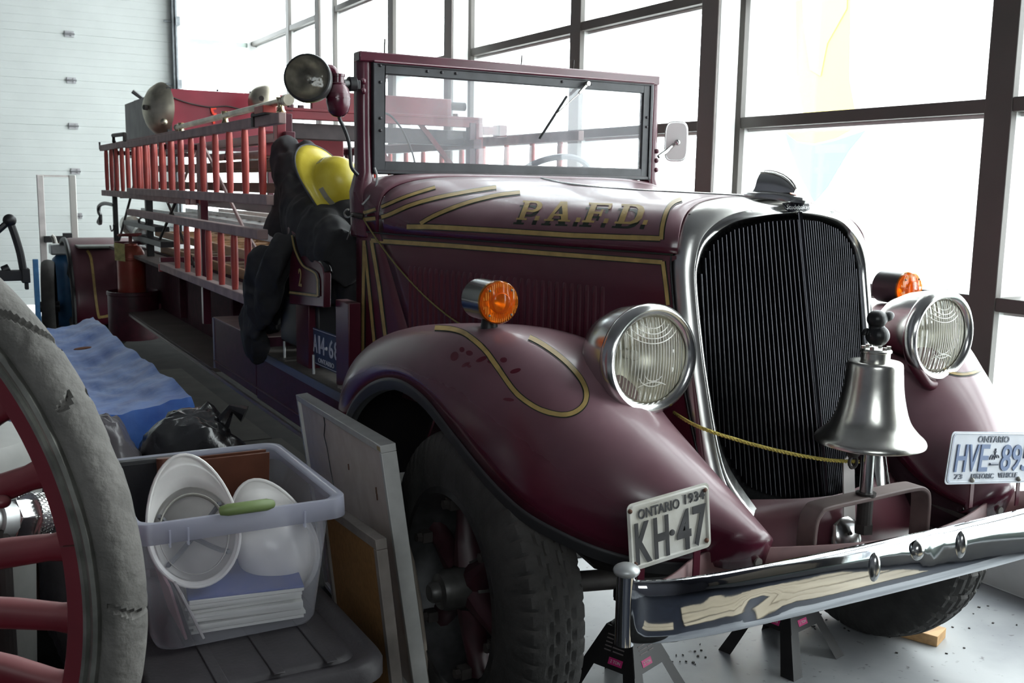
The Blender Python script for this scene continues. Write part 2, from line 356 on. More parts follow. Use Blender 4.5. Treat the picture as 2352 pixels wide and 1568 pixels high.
# --- hood: superelliptic sections from the grille shell back to the windscreen
SZ = 1.385
def hw(y): return lerp_table([(-.30, .345), (-.26, .355), (.0, .425), (.45, .545), (.8, .63), (1.05, .675), (1.25, .695)], y)
def hh(y): return lerp_table([(-.3, .146), (-.1, .152), (.4, .162), (.8, .176), (1.0, .196), (1.1, .214), (1.25, .216)], y)
def hn(y): return lerp_table([(-.3, 2.45), (.5, 2.5), (.85, 2.9), (1.02, 4.0), (1.12, 5.5), (1.25, 6)], y)
def hsec(y, n=22, off=0.0):
    pts = []
    w_ = hw(y) + off; h_ = hh(y) + off; e = 2.0 / hn(y)
    for i in range(n + 1):
        a = PI * i / n; c = math.cos(a); s_ = math.sin(a)
        pts.append(V((-w_ * math.copysign(abs(c) ** e, c), y, SZ + h_ * abs(s_) ** e)))
    return pts
def y_front(x, z): return -.135 - .11 * (abs(x) / .355) ** 2 - .0 * z
def hood_rows(y0f, y1, n, off=0.0):
    rows = []
    for i in range(n + 1):
        t = i / n; row = []
        yb = y0f if y0f is not None else None
        for q in hsec((-.14 if yb is None else yb) * (1 - t) + y1 * t, 48, off):
            row.append(q)
        rows.append(row)
    if y0f is None:
        # follow the curved front edge of the hood
        for r_ in range(3):
            k = (3 - r_) / 3
            for q in rows[r_]:
                dy = (y_front(q.x, q.z) + .135) * k; q.y += dy
                if q.x: q.x *= hw(q.y) / hw(q.y - dy)
    return rows
hood = build(MB().grid(hood_rows(None, 1.045, 34)), 'hood', paint, T, smooth=True, solid=.006)
cowl = build(MB().grid(hood_rows(1.053, 1.235, 8)), 'cowl', paint, T, smooth=True, solid=.006)
build(MB().tube([(0, y, SZ + hh(y) + .002) for y in (-.13, 0, .3, .6, .9, 1.04)], .006, 8), 'hood_hinge', chrome, T, smooth=True)
def side_rows(sg, y0, y1, n, z0, z1, skew=0.0):
    rows = []
    for i in range(n + 1):
        row = []
        for k in range(7):
            z = z0 + (z1 - z0) * k / 6
            ya = y0 - .26 * max(0, (SZ - z)) * (1 if skew >= 0 and y0 < 0 else 0)
            yb = y1 - skew * (SZ - z)
            y = ya + (yb - ya) * i / n
            row.append(V((sg * (hw(y) - .004), y, z)))
        rows.append(row)
    return rows
for sg in (-1, 1):
    hs = build(MB().grid(side_rows(sg, -.262, 1.045, 26, .74, SZ - .006, .55)), 'hood_side_panel', paint_side, T, smooth=True, solid=.006)
    if sg < 0: hside = hs
    build(MB().tube([(sg * (hw(y) + .001), y, SZ - .003) for y in (-.255, .0, .45, .8, 1.05, 1.2)], .0028, 8), 'hood_bead', outline, T, smooth=True)
    # cowl side down to the step
    rows = []
    for i in range(7):
        row = []
        for k in range(9):
            z = .80 + (SZ - .006 - .80) * k / 8
            ya = 1.053 - .55 * (SZ - z); y = ya + (1.235 - ya) * i / 6
            row.append(V((sg * (hw(y) - .004), y, z)))
        rows.append(row)
    cs = build(MB().grid(rows), 'cowl_side_panel', paint_side, T, smooth=True, solid=.006)
    if sg < 0: cside = cs
# louvres pressed into the hood side
for k in range(31):
    y = .85 - k * .029
    zt = 1.285 - .006 * 0; zb = 1.02 if k < 20 else 1.02 + (k - 20) * .006
    x = -(hw(y) - .004)
    dx = -(hw(y + .01) - hw(y)) 
    mb = MB(); sec = [(0, 0), (.004, .007), (.011, .011), (.019, .008), (.021, 0)]
    rows = []
    for zi, s_ in ((zb, 0), (zb + .012, .8), (zb + .03, 1), ((zb + zt) / 2, 1), (zt - .03, 1), (zt - .012, .8), (zt, 0)):
        rows.append([V((x - d * s_ + .002, y + dy - .01, zi)) for dy, d in sec])
    mb.grid(rows)
    build(mb, 'louvre', paint_side, hside, smooth=True)
# firewall / dash
build(MB().prism([(-.66, .78), (.66, .78), (.67, 1.38), (.62, 1.56), (-.62, 1.56), (-.67, 1.38)], (0, 1.10, 0), (1, 0, 0), (0, 0, 1), .012), 'firewall', black, T)

# --- windscreen
WY = 1.235
wsf = MB()
def ringframe(mb, x0, x1, z0, z1, wd, y0, y1):
    mb.bx((x0, y0, z0), (x0 + wd, y1, z1)).bx((x1 - wd, y0, z0), (x1, y1, z1)).bx((x0 + wd, y0, z0), (x1 - wd, y1, z0 + wd)).bx((x0 + wd, y0, z1 - wd), (x1 - wd, y1, z1))
for sg in (-1, 1):
    ps = MB(); rows = []
    for z, x0_, x1_, d in ((1.36, .705, .66, .10), (1.46, .708, .64, .075), (1.53, .71, .628, .05), (1.60, .690, .632, .04), (1.75, .690, .634, .035), (2.025, .690, .634, .035)):
        rows.append([V((sg * x0_, WY + .03, z)), V((sg * x0_, WY - d * .5, z)), V((sg * (x0_ - .018), WY - d, z)), V((sg * (x1_ + .012), WY - d, z)), V((sg * x1_, WY - d * .6, z)), V((sg * x1_, WY + .03, z))])
    ps.grid(rows, False, True); ps.cap(rows[0]); ps.cap(rows[-1])
    po = build(ps, 'windscreen_post', paint, T, bevel=.008, autos=60)
    for z in (1.93, 1.895) if sg < 0 else (1.72, 1.68, 1.64): build(MB().ball((sg * .675, WY - .038, z), (.011, .008, .011)), 'bolt', paint, po, smooth=True)
hb = MB().bx((-.692, WY - .045, 2.0), (.672, WY + .02, 2.037)).bx((-.64, WY - .055, 1.998), (.64, WY - .04, 2.008))
build(hb, 'windscreen_header', paint, T, bevel=.006)
frm = MB(); ringframe(frm, -.632, .632, 1.603, 2.0, .040, WY - .042, WY - .018); ringframe(frm, -.640, .640, 1.598, 2.004, .012, WY - .048, WY - .012)
wfr = build(frm, 'windscreen_frame', dark_frame, T, bevel=.004)
for x, z in [(-.61, 1.93), (-.61, 1.99), (-.61, 1.80), (-.61, 1.755), (.61, 1.86), (.61, 1.82), (-.42, 1.982), (-.36, 1.982), (-.30, 1.982), (.18, 1.982), (.32, 1.982)]:
    build(MB().ball((x, WY - .044, z), (.006, .005, .006), 10, 6), 'rivet', dark_frame, wfr, smooth=True)
build(MB().bx((-.6, WY - .033, 1.64), (.6, WY - .029, 1.965)), 'windscreen_glass', glassy('dusty_windscreen', (.95, .97, .98), 1, .02, .13, (.9, .9, .95), noise_white=.07), T)
for x, h in ((-.585, .045), (.0, .03), (.245, .03)): build(MB().cyl((x, WY - .02, 2.04), (x + .002, WY - .02, 2.045 + h), .0028, n=6), 'stud', iron, T)
p0 = at(1349, 192, 'y', WY - .06); p1 = at(1330, 214, 'y', WY - .065); p2 = at(1276, 263, 'y', WY - .06); b0 = at(1302, 221, 'y', WY - .05); b1 = at(1240, 318, 'y', WY - .05)
wp = build(MB().cyl(p0 + V((0, .02, 0)), p0 + V((0, -.012, 0)), .009, n=12).tube([p0, p1], [.007, .006], 8).tube([p1, p2], .0022, 6), 'wiper_arm', nickel, T, smooth=True)
build(MB().tube([b0, b1], [.005, .005], 6).tube([b0 + V((0, .007, 0)), b1 + V((0, .007, 0))], .003, 6), 'wiper_blade', black, wp)
# wing mirror on the far post
mc = at(1553, 325, 'y', WY + .02)
mm = MB(); pr_ = [(.052 * math.copysign(abs(math.cos(a)) ** .5, math.cos(a)), .088 * math.copysign(abs(math.sin(a)) ** .5, math.sin(a))) for a in [2 * PI * i / 28 for i in range(28)]]
mm.prism(pr_, mc, V((.8, -.6, 0)), (0, 0, 1), .012)
mo = build(mm, 'wing_mirror', chrome, T, bevel=.004)
build(MB().prism([(x * .88, z * .92) for x, z in pr_], mc + V((.6, .8, 0)) * -.0125, V((.8, -.6, 0)), (0, 0, 1), .002), 'mirror_face', mat('mirror_back', (.75, .74, .73), .25, .0), mo)
build(MB().tube([at(1512, 360, 'y', WY), at(1530, 347, 'y', WY), at(1550, 330, 'y', WY + .02)], .009, 8).ball(at(1556, 327, 'y', WY + .0), .014), 'mirror_arm', chrome, T, smooth=True)
# steering wheel, dash
sw_c = V((.375, 1.62, 1.565)); ax = V((0, .62, .78)).normalized(); u_ = V((1, 0, 0)); v_ = ax.cross(u_)
swm = mat('blue_grey_steering_wheel', (.05, .06, .08), .3)
sw = build(MB().tube([sw_c + (u_ * math.cos(a) + v_ * math.sin(a)) * .205 for a in [2 * PI * i / 40 for i in range(40)]], .014, 8, closed=True), 'steering_wheel', swm, T, smooth=True)
for k in range(4): a = PI / 2 * k + PI / 4; build(MB().tube([sw_c, sw_c + (u_ * math.cos(a) + v_ * math.sin(a)) * .2], [.016, .01], 8), 'wheel_spoke', swm, sw, smooth=True)
build(MB().cyl(sw_c + ax * .02, sw_c - ax * .6, .028, n=12).cyl(sw_c + ax * .03, sw_c - ax * .02, .05), 'steering_column', black, T, smooth=True)

# --- fenders
ST = [((-.90, .88, .50), (-.78, 1.00, .50), (-.55, .97, .50)),
      ((-.915, .80, .70), (-.80, .95, .71), (-.50, .92, .71)),
      ((-.93, .655, .845), (-.80, .85, .925), (-.47, .82, .91)),
      ((-.935, .48, .945), (-.80, .67, 1.045), (-.44, .63, 1.02)),
      ((-.935, .28, 1.0), (-.80, .42, 1.122), (-.42, .40, 1.08)),
      ((-.93, .09, .987), (-.79, .13, 1.166), (-.41, .12, 1.08)),
      ((-.915, -.08, .912), (-.765, -.11, 1.176), (-.40, -.08, 1.03)),
      ((-.89, -.22, .835), (-.72, -.29, 1.122), (-.395, -.2, .95)),
      ((-.855, -.34, .775), (-.67, -.405, 1.042), (-.39, -.30, .865)),
      ((-.80, -.44, .738), (-.61, -.51, .970), (-.385, -.40, .79)),
      ((-.735, -.525, .711), (-.552, -.60, .898), (-.38, -.49, .74)),
      ((-.65, -.59, .692), (-.505, -.67, .835), (-.375, -.58, .71)),
      ((-.54, -.635, .682), (-.455, -.725, .775), (-.375, -.66, .70))]
flat = crom([tuple(c for p in s_ for c in p) for s_ in ST], 6)
def fender_section(f_, sg):
    L_, K_, I_ = V(f_[0:3]), V(f_[3:6]), V(f_[6:9]); out = []
    c1 = V((K_.x, L_.y, L_.z)); c2 = V((K_.x, I_.y, I_.z))
    e = .86
    for i in range(13):
        a = PI / 2 * i / 12; out.append(c1 + (L_ - c1) * math.cos(a) ** e + (K_ - c1) * math.sin(a) ** e)
    for i in range(1, 11):
        a = PI / 2 * i / 10; out.append(c2 + (K_ - c2) * math.cos(a) ** 1.0 + (I_ - c2) * math.sin(a) ** 1.0)
    if sg > 0: out = [V((-p.x, p.y, p.z)) for p in out]
    return out
def make_fender(sg):
    rows = [fender_section(f_, sg) for f_ in flat]
    mb = MB().grid(rows)
    # nose: close the front with a rounded tip
    last = rows[-1]; tip = [V((p.x * .985, p.y - .012, p.z - .012)) for p in last]; low = [V((p.x * .97, p.y - .012 + .02, min(p.z, .70) - .02)) for p in last]
    mb.grid([last, tip, low])
    fo = build(mb, 'front_fender', paint, T, smooth=True, solid=.006, autos=70)
    # dark welt and inner flange along the wheel opening
    s1 = 1 if sg > 0 else -1
    lip = []
    for f_ in flat:
        x, y, z = f_[0:3]; lip.append(V((-x * sg if sg > 0 else x, y, z)))
    r3 = []
    for i, p in enumerate(lip):
        t_ = (lip[min(i + 1, len(lip) - 1)] - lip[max(i - 1, 0)]).normalized()
        inw = V((-s1 * .12, 0, 0)) + V((0, t_.z, -t_.y)) * -1 if False else None
        # direction into the opening, in the side plane
        d = V((0, t_.z, -t_.y)); 
        if d.z > 0: d = -d
        d = (d + V((0, .0, -.15))).normalized()
        r3.append([p + V((s1 * .002, 0, 0)), p + V((s1 * .004, 0, 0)) + d * .010, p + V((s1 * .001, 0, 0)) + d * .034, p + V((-s1 * .02, 0, 0)) + d * .036])
    build(MB().grid(r3), 'fender_welt', mat('black_fender_edge', (.018, .018, .02), .5, dust=.2, dust_col=(.15, .15, .16)), fo, smooth=True, solid=.004)
    inner = []
    for rw_ in rows:
        c0_ = (rw_[0] + rw_[-1]) / 2 - V((0, 0, .03)); inner.append([q + (c0_ - q).normalized() * .014 for q in rw_])
    build(MB().grid(inner), 'fender_liner', mat('underseal_black', (.008, .007, .008), .8, spec=.1), fo, smooth=True)  # flat black copy just inside the fender skin
    # inner skirt between fender and frame
    rows2 = []
    for f_ in flat:
        p = V(f_[6:9]); x = -p.x if sg > 0 else p.x
        rows2.append([V((x, p.y, p.z)), V((x * .95, p.y, p.z - .05)), V((x * .93, p.y, min(p.z - .06, .62)))])
    build(MB().grid(rows2), 'fender_apron', mat('dark_apron', (.02, .006, .010), .7, spec=.2), fo, smooth=True, solid=.004)
    return fo
fenL = make_fender(-1); fenR = make_fender(1)

# --- surface catalogue for sign-writing: lines are laid onto the real panels
def bvh_of(objs):
    vs = []; fs = []
    for o in objs:
        base = world_of(o); k = len(vs); vs += [v.co + base for v in o.data.vertices]; fs += [tuple(k + i for i in p.vertices) for p in o.data.polygons]
    return BVHTree.FromPolygons(vs, fs)
def hit(bvh, px, py, off):
    d = ray(px, py).normalized(); h = bvh.ray_cast(EYE, d)
    if h[0] is None: return None
    n_ = h[1]
    if n_.dot(d) > 0: n_ = -n_
    return h[0] + n_ * off
def stripe(bvh, pts, wpx, m, parent, name, off=.0045, closed=False, smoothn=8, taper=None):
    c = crom(pts, smoothn) if smoothn else pts
    # resample
    P = [V((a[0], a[1])) for a in c]; out = [P[0]]
    for a, b_ in zip(P, P[1:]):
        L_ = (b_ - a).length; k = max(1, int(L_ / 7))
        for i in range(1, k + 1): out.append(a.lerp(b_, i / k))
    rows = []
    for i, p in enumerate(out):
        t_ = (out[min(i + 1, len(out) - 1)] - out[max(i - 1, 0)])
        if t_.length < 1e-6: continue
        t_.normalize(); n_ = V((-t_.y, t_.x)); wv = wpx if taper is None else taper[0] + (taper[1] - taper[0]) * i / len(out)
        q = [hit(bvh, *(p + n_ * wv * s_ / 2), off) for s_ in (-1, 0, 1)]
        rows.append(q)
    mb = MB(); k = 0
    for a, b_ in zip(rows, rows[1:]):
        for j in (0, 1):
            q = [a[j], b_[j], b_[j + 1], a[j + 1]]
            if any(x is None for x in q) or max((q[0] - q[1]).length, (q[1] - q[2]).length, (q[0] - q[3]).length) > .13: continue
            mb.add(q, [(0, 1, 2, 3)])
    if mb.v: return build(mb, name, m, parent, smooth=True)
def pin(bvh, pts, wpx, parent, **k):
    stripe(bvh, pts, wpx + 4.5, outline, parent, 'stripe_edging', off=.0042, **k)
    stripe(bvh, pts, wpx, gold, parent, 'gold_stripe', off=.0056, **k)
bh = bvh_of([hood, cowl, hside, cside])
pin(bh, [(1000, 433), (936, 453), (878, 476), (838, 489)], 6.5, cowl)
pin(bh, [(1140, 433), (1082, 442), (1004, 457), (943, 474), (885, 497), (840, 504)], 8, cowl)
pin(bh, [(842, 487), (832, 492), (832, 500), (842, 505)], 7, cowl)
pin(bh, [(1195, 445), (1140, 452), (1072, 469), (1004, 495), (968, 514)], 8, hood)
pin(bh, [(937, 521), (985, 521), (1140, 530), (1310, 541), (1519, 549)], 10, hood, smoothn=0)
pin(bh, [(1521, 551), (1524, 519), (1533, 487), (1547, 469), (1566, 461)], 9, hood)
pin(bh, [(855, 552), (1038, 564), (1276, 583), (1524, 602)], 9.5, hside, smoothn=0)
pin(bh, [(1525, 600), (1532, 655), (1537, 700)], 8.5, hside, smoothn=0)
pin(bh, [(856, 552), (873, 655), (890, 792)], 7.5, hside, smoothn=0)
pin(bh, [(839, 552), (837, 700), (836, 838)], 6.5, cside, smoothn=0)
pin(bh, [(840, 562), (853, 690), (865, 812)], 6.5, cside, smoothn=0)
bf = bvh_of([fenL])
pin(bf, [(1000, 756), (1040, 759), (1075, 772), (1115, 805), (1145, 845), (1185, 900), (1225, 932), (1265, 949), (1305, 953), (1335, 938), (1346, 912), (1337, 880), (1310, 845), (1276, 815), (1242, 792), (1215, 778)], 10, fenL)
bfr = bvh_of([fenR])
random.seed(21)
sm_ = mat('wiped_clean_paint', (.10, .010, .022), .3, coat=.3)
for cx_, cy_, ra, rb, an in ((1046, 819, 9, 11, .5), (1063, 804, 6, 6, 0), (1080, 812, 8, 6, .2), (1072, 838, 11, 4, -.5), (1108, 826, 14, 5, -.4), (1133, 832, 12, 5, .1), (1158, 828, 8, 6, 0), (1185, 853, 13, 5, -.3), (1170, 918, 13, 4, .1), (1080, 842, 5, 3, 0)):
    cpt = hit(bf, cx_, cy_, .0035); ring_ = [hit(bf, cx_ + ra * math.cos(t_) * math.cos(an) - rb * math.sin(t_) * math.sin(an), cy_ + ra * math.cos(t_) * math.sin(an) + rb * math.sin(t_) * math.cos(an), .0035) for t_ in [2 * PI * i / 14 for i in range(14)]]
    if cpt and all(ring_): build(MB().add([cpt] + ring_, [(0, 1 + i, 1 + (i + 1) % 14) for i in range(14)]), 'finger_smudge', sm_, fenL, smooth=True)
pin(bfr, [(2165, 845), (2180, 857), (2210, 862), (2240, 856), (2262, 840)], 6, fenR)
# P.A.F.D. in slanted slab capitals with a dark drop shade
def glyph_polys():
    s_ = .14
    P_ = [[(0, 0), (.5, 0), (.5, .1), (.36, .1), (.36, .9), (.5, .9), (.5, 1), (0, 1), (0, .9), (.12, .9), (.12, .1), (0, .1)],
          [(.36, .9), (.36, 1), (.72, 1), (.9, .93), (1, .8), (1, .64), (.9, .5), (.72, .42), (.36, .42), (.36, .53), (.64, .53), (.74, .6), (.76, .72), (.74, .83), (.64, .9)]]
    A_ = [[(0, 0), (.36, 0), (.36, .09), (.27, .09), (.33, .27), (.30, .36), (.46, .80), (.46, 1), (.36, 1), (.10, .09), (0, .09)],
          [(.46, .80), (.62, .36), (.58, .27), (.64, .09), (.54, .09), (.54, 0), (1, 0), (1, .09), (.9, .09), (.62, 1), (.46, 1)],
          [(.33, .27), (.58, .27), (.62, .36), (.30, .36)]]
    F_ = [[(0, 0), (.5, 0), (.5, .1), (.36, .1), (.36, .9), (.36, 1), (0, 1), (0, .9), (.12, .9), (.12, .1), (0, .1)],
          [(.36, .9), (.85, .9), (.85, .72), (.97, .72), (.97, 1), (.36, 1)], [(.36, .45), (.60, .45), (.60, .33), (.70, .33), (.70, .68), (.60, .68), (.60, .56), (.36, .56)]]
    D_ = [[(0, 0), (.36, 0), (.36, 1), (0, 1), (0, .9), (.12, .9), (.12, .1), (0, .1)],
          [(.36, .9), (.6, .88), (.72, .76), (.76, .5), (.72, .24), (.6, .12), (.36, .1), (.36, 0), (.66, 0), (.88, .1), (1, .3), (1, .7), (.88, .9), (.66, 1), (.36, 1)]]
    dot = [[(0, 0), (1, 0), (1, 1), (0, 1)]]
    return P_, A_, F_, D_, dot
import bmesh
def paint_letters(bvh, dx, dy, m, parent, name, off):
    Pq, Aq, Fq, Dq, dot = glyph_polys()
    def px(u, v): return (1187 + dx + u + v * .36, 507 + dy + u * .0395 - v)
    seq = [(Pq, 0, 48, 43), (dot, 42, 10, 10), (Aq, 64, 60, 44), (dot, 136, 10, 10), (Fq, 151, 56, 44), (dot, 200, 10, 10), (Dq, 226, 58, 44), (dot, 290, 10, 10)]
    for polys, x0, w_, h_ in seq:
        bm = bmesh.new()
        for po_ in polys:
            vs = [bm.verts.new((x0 + x * w_, y * h_, 0)) for x, y in po_]; bm.faces.new(vs)
        bm.normal_update(); bmesh.ops.triangulate(bm, faces=bm.faces)
        for _ in range(4):
            es = [e for e in bm.edges if e.calc_length() > 7]
            if not es: break
            bmesh.ops.subdivide_edges(bm, edges=es, cuts=1); bmesh.ops.triangulate(bm, faces=bm.faces)
        bm.verts.index_update(); vs = [hit(bvh, *px(v.co.x, v.co.y), off) for v in bm.verts]
        fs = [tuple(v.index for v in f.verts) for f in bm.faces]
        vs = [v if v is not None else V((0, 0, 0)) for v in vs]
        build(MB().add(vs, fs), name, m, parent, smooth=True); bm.free()
paint_letters(bh, -7, 9, outline, hood, 'letter_shade', .0038)
paint_letters(bh, 0, 0, gold, hood, 'gold_letter', .0056)

# --- radiator shell and grille
def dropz(z): return z - .017 * min(1, max(0, (z - 1.05) / .35))
def ring(pts):
    c = crom([(a[0], a[1], dropz(a[2])) for a in pts], 6); L_ = [V(p) for p in c]; return L_ + [V((-p.x, p.y, p.z)) for p in reversed(L_[:-1])]
rA = ring([(-.30, -.49, .60), (-.335, -.40, .80), (-.352, -.315, 1.05), (-.357, -.262, 1.30), (-.352, -.245, 1.40), (-.325, -.225, 1.475), (-.25, -.185, 1.525), (-.12, -.145, 1.547), (0, -.134, 1.553)])
rB = ring([(-.292, -.505, .61), (-.330, -.415, .80), (-.347, -.335, 1.05), (-.353, -.285, 1.30), (-.347, -.27, 1.40), (-.318, -.255, 1.475), (-.243, -.225, 1.522), (-.12, -.20, 1.545), (0, -.20, 1.552)])
rC = ring([(-.262, -.53, .63), (-.305, -.44, .80), (-.322, -.37, 1.05), (-.328, -.32, 1.30), (-.322, -.31, 1.39), (-.292, -.305, 1.455), (-.22, -.31, 1.503), (-.11, -.32, 1.525), (0, -.33, 1.533)])
rD = ring([(-.245, -.53, .65), (-.292, -.435, .81), (-.309, -.365, 1.05), (-.314, -.312, 1.30), (-.306, -.303, 1.38), (-.276, -.302, 1.44), (-.205, -.315, 1.487), (-.10, -.335, 1.508), (0, -.352, 1.515)])
rE = ring([(-.225, -.49, .72), (-.274, -.405, .85), (-.293, -.345, 1.05), (-.298, -.290, 1.30), (-.290, -.280, 1.37), (-.262, -.282, 1.425), (-.195, -.300, 1.473), (-.095, -.322, 1.493), (0, -.340, 1.50)])
shell = build(MB().grid([rA, rB, rC]), 'grille_shell', mat('brushed_shell', (.60, .59, .57), .3, 1.0, noise_amt=.15, nscale=6, bump=.03, bscale=8), T, smooth=True, solid=.004)
build(MB().grid([rC, rD, rE]), 'shell_moulding', chrome, shell, smooth=True, solid=.003)
build(MB().grid([[p + V((0, .004, 0)) for p in rA], [p + V((0, -.004, 0)) + V((p.x * .012, 0, .003)) for p in rA]]), 'shell_gasket', black, shell, smooth=True, solid=.004)
# grille: two raked banks of thin vertical slats meeting in a V
def open_top(x):   # top of the opening at |x|
    a = abs(x); return lerp_table([(0, 1.497), (.1, 1.49), (.195, 1.468), (.25, 1.435), (.28, 1.39), (.296, 1.33), (.30, 1.28)], a) - .016
def open_bot(x):
    a = abs(x); return lerp_table([(0, .715), (.06, .722), (.15, .742), (.2, .765), (.235, .82), (.265, .90), (.285, 1.0), (.30, 1.15)], a)
def gy(x, z):      # grille face plane
    yc = -.355 - .235 * (1.5 - z) * .9; ye = -.288 - .15 * (1.4 - z)
    return yc + (ye - yc) * min(1, abs(x) / .298)
g_slat = mat('dark_grille_slat', (.055, .055, .062), .33, .9, noise_amt=.2)
grl = MB()
vs = []
gr = build(MB().grid([[V((x, gy(x, z) + .045, z)) for x in [(-1 + i / 10) * .29 for i in range(21)]] for z in [.72 + .77 * j / 12 for j in range(13)]]), 'grille', mat('radiator_core', (.006, .006, .007), .8, bump=.6, bscale=160), T)
for side in (-1, 1):
    for k in range(24):
        x = side * (.010 + k * .0122)
        zt = open_top(x) - .002; zb = open_bot(x) + .002
        if zt - zb < .05: continue
        pts = [zb + (zt - zb) * j / 3 for j in range(4)]
        rows = []
        for z in pts:
            y = gy(x, z); rows.append([V((x - .0012, y + .02, z)), V((x - .0018, y + .003, z)), V((x - .0009, y, z)), V((x + .0009, y, z)), V((x + .0018, y + .003, z)), V((x + .0012, y + .02, z))])
        build(MB().grid(rows), 'grille_slat', g_slat, gr)
zz = [.70 + .8 * j / 8 for j in range(9)]
build(MB().grid([[V((sx * .006, gy(0, z) - (.006 if sx == 0 else 0) + abs(sx) * .004, z)) for z in zz] for sx in (-1, -.4, 0, .4, 1)]), 'centre_bar', mat('dark_centre_bar', (.03, .03, .035), .25, .8), gr, smooth=True)
# ornament and radiator cap
oc = V((0, -.262, 1.533))
ob = MB(); rows = []
for h, s_ in ((0, 1.0), (.008, 1.02), (.016, .97), (.022, .72)):
    rows.append([oc + V((.056 * s_ * math.cos(a), .118 * s_ * math.sin(a) + .008, h + .02 * 0 - .03 * (max(0, -math.sin(a)) ** 2) * .35)) for a in [2 * PI * i / 28 for i in range(28)]])
ob.grid(rows, False, True); ob.cap(rows[-1], True)
orn = build(ob, 'hood_ornament', chrome, T, smooth=True)
fin = MB(); rows = []
prof = [(.062, .026, .036), (.0585, .050, .034), (.058, .070, .032), (.035, .0695, .030), (.010, .066, .028), (-.018, .058, .025), (-.042, .045, .020), (-.060, .030, .013), (-.070, .018, .005)]
for y, zt, wd in prof:
    rows.append([oc + V((wd * math.cos(a), y, .018 + (zt - .010) * math.sin(a))) for a in [PI * i / 10 for i in range(11)]])
fin.grid(rows); fin.cap(rows[0]); fin.cap(rows[-1])
build(fin, 'ornament_fin', chrome, orn, smooth=True)
for k in (-1, 0, 1):
    build(MB().tube([oc + V((k * wd * .42, y - .001, .020 + (zt - .010) * math.sqrt(max(0, 1 - (k * .42) ** 2)))) for y, zt, wd in prof], .0016, 6), 'fin_ridge', nickel, orn, smooth=True)
# script badge
bd = build(MB().prism([(-.05, .012), (-.045, -.008), (-.02, -.016), (0, -.026), (.02, -.016), (.045, -.008), (.05, .012), (.0, .018)], (0, -.338, 1.511), (1, 0, 0), (0, .45, .89), .004), 'badge', mat('black_enamel', (.01, .01, .015), .2), T, bevel=.002)
tb = MB(); text_on(tb, 'Studebaker', (0, -.3445, 1.5125), (1, 0, 0), (0, .45, .89), .014, .088, .001, shear=.35); build(tb, 'badge_script', alu, bd)
# apron under the grille, crank hole cover, tie bar
apr = MB(); rows = []
for z, w_, y, s_ in ((.745, .36, -.395, .14), (.70, .38, -.45, .10), (.64, .39, -.50, .07), (.57, .40, -.53, .05), (.50, .40, -.535, .03)):
    rows.append([V((w_ * u, y - s_ * (1 - abs(u) ** 1.6), z)) for u in [i / 8 - 1 for i in range(17)]])
build(apr.grid(rows), 'front_apron', paint_side, T, smooth=True, solid=.005)
cc = MB(); rows = []
for z, w_, d in ((.70, .012, .0), (.685, .035, .018), (.64, .042, .028), (.59, .03, .03), (.56, .012, .018)):
    rows.append([V((-.005 + 1.25 * w_ * math.cos(a), -.585 - .4 * (.70 - z) * .3 - d * math.sin(a), z)) for a in [PI * i / 10 for i in range(11)]])
ccv = build(cc.grid(rows), 'crank_hole_cover', chrome, T, smooth=True)
for z in (.665, .62): build(MB().ball((-.012, -.615, z), .005, 8, 6), 'screw', iron, ccv)
build(MB().prism([(-.005, 0), (.04, -.01), (.045, .3), (.02, .34), (.005, .33)], (-.0, -.595, .52), (1, -.0, 0), (0, .12, .99), .004), 'shell_foot', offwhite, T)

